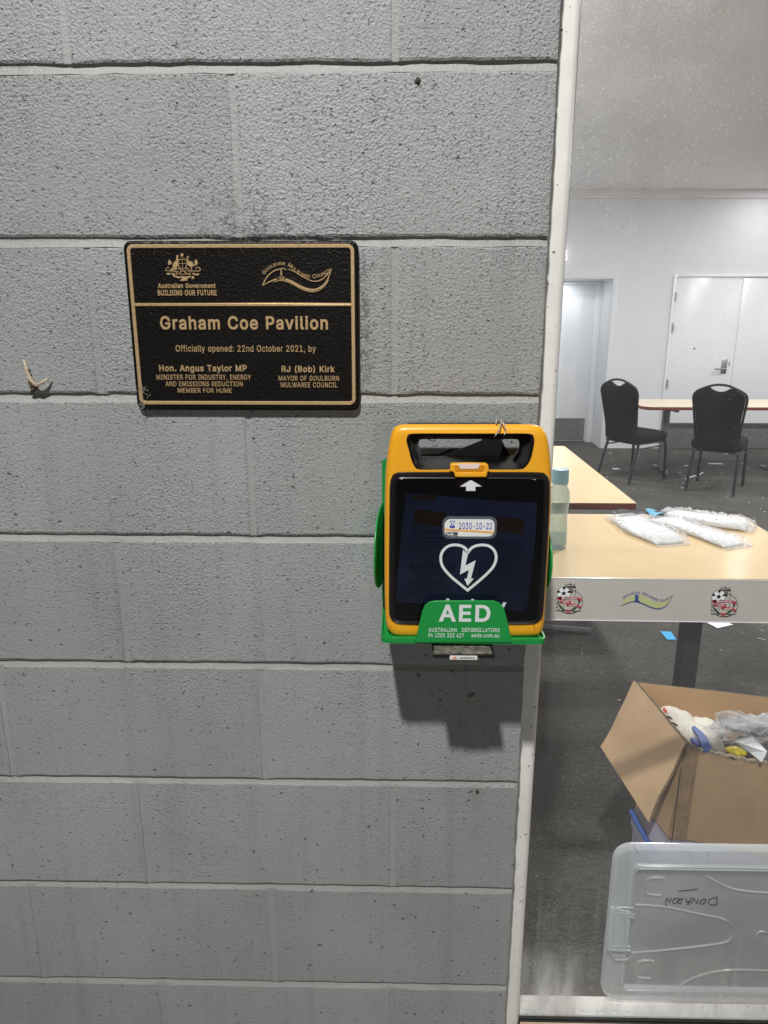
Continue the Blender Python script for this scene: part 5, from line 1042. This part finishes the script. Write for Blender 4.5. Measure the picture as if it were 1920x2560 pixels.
# handwriting, upside down
mb = MB()
def pen(P, w_=.0011): stroke(mb, spline([T2(a, b, LY+.0108) for a, b in P], 4), w_, LY+.0108, LY+.0119)
pen([(1160, 645), (1150, 725)]); pen([(1165, 712), (1130, 725), (1085, 715), (1070, 690), (1105, 660), (1165, 650)])
pen([(1030, 665), (1000, 680), (990, 705), (1010, 715), (1040, 695), (1048, 672), (1030, 663)])
pen([(972, 660), (960, 712)]); pen([(962, 712), (925, 655)]); pen([(925, 655), (905, 712)])
pen([(905, 650), (868, 725)]); pen([(868, 725), (850, 655)]); pen([(900, 685), (852, 690)])
pen([(830, 662), (780, 665)]); pen([(808, 664), (800, 710)]); pen([(785, 660), (775, 705)]); pen([(800, 708), (770, 706)])
pen([(755, 655), (725, 672), (718, 700), (740, 708), (765, 690), (770, 665), (755, 653)])
pen([(705, 655), (690, 700)]); pen([(692, 700), (665, 660)]); pen([(668, 655), (650, 690), (655, 735)])
pen([(775, 585), (860, 580), (965, 565)])
mb.build('handwriting', 'marker', tb_)

lt_ = thing('lilac_tub', 'lilac translucent tub on the floor under the cardboard box', 'storage tub', (.85, .55, FZ))
mb = MB(); a_ = rrect(.550, 1.12, .300, .478, .03, 6); b_ = rrect(.56, 1.10, .310, .470, .03, 6)
mb.loft([[Vector((q.x, q.y, FZ+.002)) for q in b_], [Vector((q.x, q.y, -1.402)) for q in a_]], True, False).build('tub_body', 'tub_purple', lt_, smooth=True)
mb = MB(); mb.loft([[Vector((q.x, q.y, z)) for q in P_] for P_, z in ((inset(a_, -.004), -1.425), (inset(a_, -.004), -1.4015), (inset(a_, .01), -1.3995))]).build('lid', 'tub_purple', lt_, smooth=True, angle=40)
mb = MB(); mb.tube(spline([(.545, .455, -1.392), (.548, .41, -1.395), (.552, .365, -1.397), (.556, .33, -1.40)], 5), .006, 8); mb.build('handle', 'blue_pl', lt_, smooth=True)

cb = thing('cardboard_box', 'open brown cardboard box with a flap folded out, filled with gear', 'box', (.83, .5, -1.396))
FLt, BLt = Vector((.641, .373, -1.180)), Vector((.603, .676, -1.180)); FRt, BRt = FLt+Vector((.415, -.150, -.004)), BLt+Vector((.445, -.105, 0))
LVt = Vector((.628, .401, -1.180))
FLb, FRb = Vector((.637, .369, -1.396)), Vector((1.05, .225, -1.396)); LVb = Vector((.601, .372, -1.396)); BLb, BRb = Vector((.556, .63, -1.396)), Vector((1.03, .55, -1.396))
TH = .005
def sheet(name, Q4, m, parent, nrm, nu=12, nv=8, warp=.0, seed=0, edge='card_edge', th=TH, min_=None, rag=0.):
    """corrugated board: outer face, inner face and cut edges; Q4 = corners a,b,c,d"""
    a, b, c, d = Q4; V = []; F = []; n = Vector(nrm).normalized()
    for s in (0, 1):
        for j in range(nv+1):
            for i in range(nu+1):
                u, v = i/nu, j/nv; p = a.lerp(b, u).lerp(d.lerp(c, u), v)
                p = p+n*(warp*noise.noise(Vector((u*2.2+seed, v*2.2, seed)))) - n*th*s
                if rag and j == nv: p = p+(a-d).normalized()*rag*abs(noise.noise(Vector((u*23, seed, 1))))*(1+noise.noise(Vector((u*90, seed, 2))))
                V.append(p)
    W = nu+1; o = W*(nv+1)
    for j in range(nv):
        for i in range(nu): F.append((j*W+i, j*W+i+1, (j+1)*W+i+1, (j+1)*W+i))
    nf = len(F); F += [tuple(k+o for k in reversed(f_)) for f_ in F]
    rim = [i for i in range(W)]+[j*W+nu for j in range(1, nv+1)]+[nv*W+i for i in range(nu-1, -1, -1)]+[j*W for j in range(nv-1, 0, -1)]
    for k in range(len(rim)): F.append((rim[k], rim[(k+1) % len(rim)], rim[(k+1) % len(rim)]+o, rim[k]+o))
    me = bpy.data.meshes.new(name); me.from_pydata([tuple(v) for v in V], [], F); me.materials.append(M[m]); me.materials.append(M[min_ or 'card_in']); me.materials.append(M[edge])
    for i, p in enumerate(me.polygons): p.material_index = 0 if i < nf else (1 if i < 2*nf else 2)
    me.update(); bm = bmesh.new(); bm.from_mesh(me); bmesh.ops.recalc_face_normals(bm, faces=bm.faces); bm.to_mesh(me); bm.free()
    return link(name, me, None, parent)
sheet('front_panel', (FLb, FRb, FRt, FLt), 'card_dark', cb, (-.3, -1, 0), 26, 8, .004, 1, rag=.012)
sheet('corner_strip', (LVb, FLb, FLt, LVt), 'card', cb, (-.9, -.5, 0), 4, 8, .003, 2, rag=.005)
sheet('side_panel', (BLb, LVb, LVt, BLt), 'card', cb, (-1, -.1, .1), 12, 8, .003, 3)
sheet('back_panel', (BRb, BLb, BLt, BRt), 'card', cb, (0, 1, 0), 14, 8, .004, 4)
sheet('right_panel', (FRb, BRb, BRt, FRt), 'card', cb, (1, 0, 0), 8, 6, .003, 5)
box('base', .66, 1.0, .40, .54, -1.3955, -1.390, 'card_in', cb)
w_ = Vector((-.0918, -.0686, -.1435))
fl = sheet('side_flap', (LVt+Vector((-.002, 0, .002)), BLt+Vector((-.002, 0, .002)), BLt+w_, LVt+w_), 'card', cb, (-.85, .15, .5), 14, 10, .006, 6, min_='card')
# back flap folded down outside, packing tape on the corner
sheet('corner_tape', (LVb+Vector((-.003, -.003, 0)), FLb+Vector((-.001, -.004, 0)), FLt+Vector((0, -.004, -.004)), LVt+Vector((-.003, -.003, -.004))), 'card_tape', cb, (-.9, -.5, 0), 4, 8, .003, 2, th=.0006, edge='card_tape', min_='card_tape')
# crease down the front panel
mb = MB()
for k in range(1, 3): pass
def torn(a, b, seed, amp=.004, w_=.0022):
    mb = MB(); n = 70; loops = []; d = (b-a).normalized()
    for i in range(n+1):
        p = a.lerp(b, i/n); z = amp*.5*math.sin(i*1.9+seed)+amp*noise.noise(Vector((i*.6, seed, 0))); y = amp*.6*math.cos(i*1.9+seed)
        loops.append([p+Vector((0, y-w_, z)), p+Vector((0, y+w_, z+.001)), p+Vector((0, y+w_, z-.004)), p+Vector((0, y-w_, z-.005))])
    return mb.loft(loops).build('torn_edge', 'card_torn', cb)
torn(FLt+Vector((.002, .002, .004)), FRt+Vector((0, .002, .004)), 1.); torn(LVt+Vector((0, 0, .003)), FLt+Vector((0, 0, .004)), 5., .003); torn(BLt+Vector((.003, -.01, .003)), LVt+Vector((.003, 0, .003)), 9., .0015, .0014)
for a0, b0 in (((1075, 955), (1012, 1465)),):
    pa, pb = at(1300+a0[0]*.3737, 1560+a0[1]*.3737, .384), at(1300+b0[0]*.3737, 1560+b0[1]*.3737, .358)
    MB().tube([pa+Vector((-.002, -.006, 0)), pb+Vector((-.002, -.006, 0))], .0011, 5).build('crease', 'dark_pl', cb)
def lump(name, c, r, m, parent=None, seed=0, amp=.12, rot=0, sc=28, sub=4):
    bm = bmesh.new(); bmesh.ops.create_icosphere(bm, subdivisions=sub, radius=1); me = bpy.data.meshes.new(name); bm.to_mesh(me); bm.free()
    Rm = Matrix.Rotation(rot, 3, 'Z')
    for v in me.vertices:
        d = v.co.normalized(); p = Vector((d.x*r[0], d.y*r[1], d.z*r[2])); k = 1+amp*noise.noise(p*sc+Vector((seed, 0, seed)))+amp*.5*noise.noise(p*sc*2.3+Vector((seed, 5, 0)))
        v.co = Rm @ (p*k)+Vector(c)
    return link(name, me, m, parent, True)
pk = thing('padded_pads', 'cream padded sports gear with red and blue trim in the cardboard box', 'sports gear', (.70, .5, -1.30))
q1 = az(1700, 1812, -1.200); q2 = az(1748, 1860, -1.205)
lump('upper_pad', (q1.x+.012, q1.y+.005, -1.217), (.036, .088, .036), 'white_pad', pk, 1, .16, R(14))
lump('folded_pad', (q1.x+.055, q1.y-.005, -1.222), (.040, .060, .030), 'white_pad', pk, 12, .2, R(-20))
lump('lower_pad', (q2.x+.012, q2.y+.010, -1.212), (.042, .070, .036), 'white_pad', pk, 5, .12, R(12))
lump('under_pad', (.72, .50, -1.29), (.070, .11, .07), 'white_pad', pk, 8, .12)
r1 = az(1697, 1788, -1.180); r2 = az(1653, 1773, -1.185)
lump('red_trim', (r1.x+.010, r1.y+.012, -1.188), (.016, .006, .006), 'red_pl', pk, 2, .5, R(-50)); lump('red_trim', (r2.x+.010, r2.y, -1.188), (.004, .010, .003), 'red_pl', pk, 2, .4)
mb = MB(); sp_ = spline([az(1733, 1818, -1.172), az(1750, 1836, -1.168), az(1762, 1856, -1.168), az(1769, 1878, -1.176)], 6)
loops = []
for i, p in enumerate(sp_):
    h_ = .003+.006*min(1, i/9); loops.append([p+Vector((-h_, 0, .001)), p+Vector((h_, .002, .003)), p+Vector((h_, .002, -.003)), p+Vector((-h_, 0, -.004))])
mb.loft(loops).build('blue_strap', 'blue_pl', pk, smooth=True)
for u, v, r_ in ((1666, 1789, .010), (1680, 1806, .009)):
    e_ = az(u, v, -1.178); lump('black_mark', (e_.x+.006, e_.y, -1.182), (r_*1.0, r_*.35, .003), 'dark_pl', pk, 3, .3, R(-60), sub=2)
e_ = az(1740, 1850, -1.172); lump('navy_mark', (e_.x, e_.y, -1.178), (.008, .018, .006), 'blue_pl', pk, 3, .3, R(10), sub=2)
bg_ = thing('plastic_bag', 'crumpled clear plastic bag with yellow and dark gear in the cardboard box', 'plastic bag', (.85, .42, -1.25))
qb = az(1865, 1838, -1.17)
lump('bag_film', (qb.x+.02, qb.y+.01, -1.200), (.115, .070, .060), 'film', bg_, 4, .42, R(-15), 22, 5)
lump('inner_film', (qb.x+.035, qb.y+.015, -1.195), (.095, .058, .055), 'film', bg_, 9, .45, R(-15), 30, 5)
lump('dark_gear', (qb.x+.015, qb.y-.005, -1.215), (.085, .04, .035), 'dark_pl', bg_, 6, .25)
lump('mesh_gear', (qb.x+.03, qb.y+.055, -1.185), (.055, .02, .018), mat('striped_grey', (.30, .31, .32), .5, var=(260, .8)), bg_, 6, .15, R(-20))
lump('yellow_patch', (az(1848, 1884, -1.175).x, az(1848, 1884, -1.175).y+.008, -1.178), (.022, .012, .008), 'yellow_pl', bg_, 2, .6, R(-30))
V = [az(1832, 1850, -1.15), az(1880, 1838, -1.14), az(1918, 1878, -1.145), az(1905, 1905, -1.165), az(1875, 1880, -1.165)]
from_py('white_card', V+[v-Vector((0, 0, .002)) for v in V], [(0, 1, 2, 3, 4), (9, 8, 7, 6, 5)]+[(i, (i+1) % 5, (i+1) % 5+5, i+5) for i in range(5)], 'glove', bg_)
lump('under_fill', (.88, .42, -1.30), (.14, .09, .07), 'dark_pl', bg_, 1, .2)

# litter on the carpet
def scrap(name, u, v, a, b, m, rot, label, cat='paper scrap', group=None):
    q = az(u, v, FZ); c_, s_ = math.cos(rot), math.sin(rot); V = []
    for x, y in ((-a, -b), (a, -b*.9), (a*.9, b), (-a*.95, b)): V.append(Vector((q.x+x*c_-y*s_, q.y+x*s_+y*c_, FZ+.003+.002*abs(noise.noise(Vector((x*70, y*70, u)))))))
    o = from_py(name, V+[p+Vector((0, 0, .0012)) for p in V], [(3, 2, 1, 0), (4, 5, 6, 7)]+[(i, (i+1) % 4, (i+1) % 4+4, i+4) for i in range(4)], m); return tag(o, label, cat, group)
o = from_py('paper_note', [Vector((*az(u, v, FZ).xy, FZ+h)) for h in (.003, .0045) for u, v in ((1650, 1580), (1677, 1581), (1691, 1601), (1668, 1601))], [(3, 2, 1, 0), (4, 5, 6, 7)]+[(i, (i+1) % 4, (i+1) % 4+4, i+4) for i in range(4)], 'blue_paper')
tag(o, 'bright blue paper note on the carpet beside the table leg', 'paper note')
scrap('paper_scrap', 1797, 1560, .055, .045, 'white_paper', .4, 'white paper scrap on the carpet just below the glass band')
scrap('paper_scrap', 1540, 1173, .035, .03, 'white_paper', .1, 'small white scrap on carpet between the left chair legs')
scrap('paper_scrap', 1715, 1165, .02, .02, 'white_paper', .1, 'tiny white scrap on carpet left of the rear-facing chair')
scrap('paper_scrap', 1789, 1160, .075, .025, 'white_paper', -.1, 'long white scrap on carpet behind the rear-facing chair')
mb = MB(); mb.tube(spline([Vector((*az(u, v, FZ).xy, FZ+.006)) for u, v in ((1714, 1199), (1730, 1193), (1745, 1189), (1757, 1183))], 5), .006, 6)
tag(mb.build('drinking_straw', 'white_paper', smooth=True), 'white drinking straw on the carpet beside the chair leg', 'straw')
mb = MB(); rr = random.Random(21)
for k in range(210):
    y = .45+rr.random()**.7*7.0; x = .1+rr.random()*(.6+.52*(y+1)); s_ = rr.uniform(.001, .0028)*(1+y*.16); a = rr.uniform(0, PI)
    d = Vector((math.cos(a), math.sin(a), 0))*s_*rr.choice((1, 1, 1.5, 2, 4.5)); n_ = Vector((-math.sin(a), math.cos(a), 0))*s_*.5; c_ = Vector((x, y, FZ+.003))
    mb.add([c_-d-n_, c_+d-n_, c_+d+n_, c_-d+n_, c_-d+Vector((0, 0, .003)), c_+d+Vector((0, 0, .003))], [(0, 1, 5, 4), (3, 4, 5, 2), (0, 3, 2, 1), (0, 4, 3), (1, 2, 5)])
tag(mb.build('lint', 'white_paper'), kind='stuff')
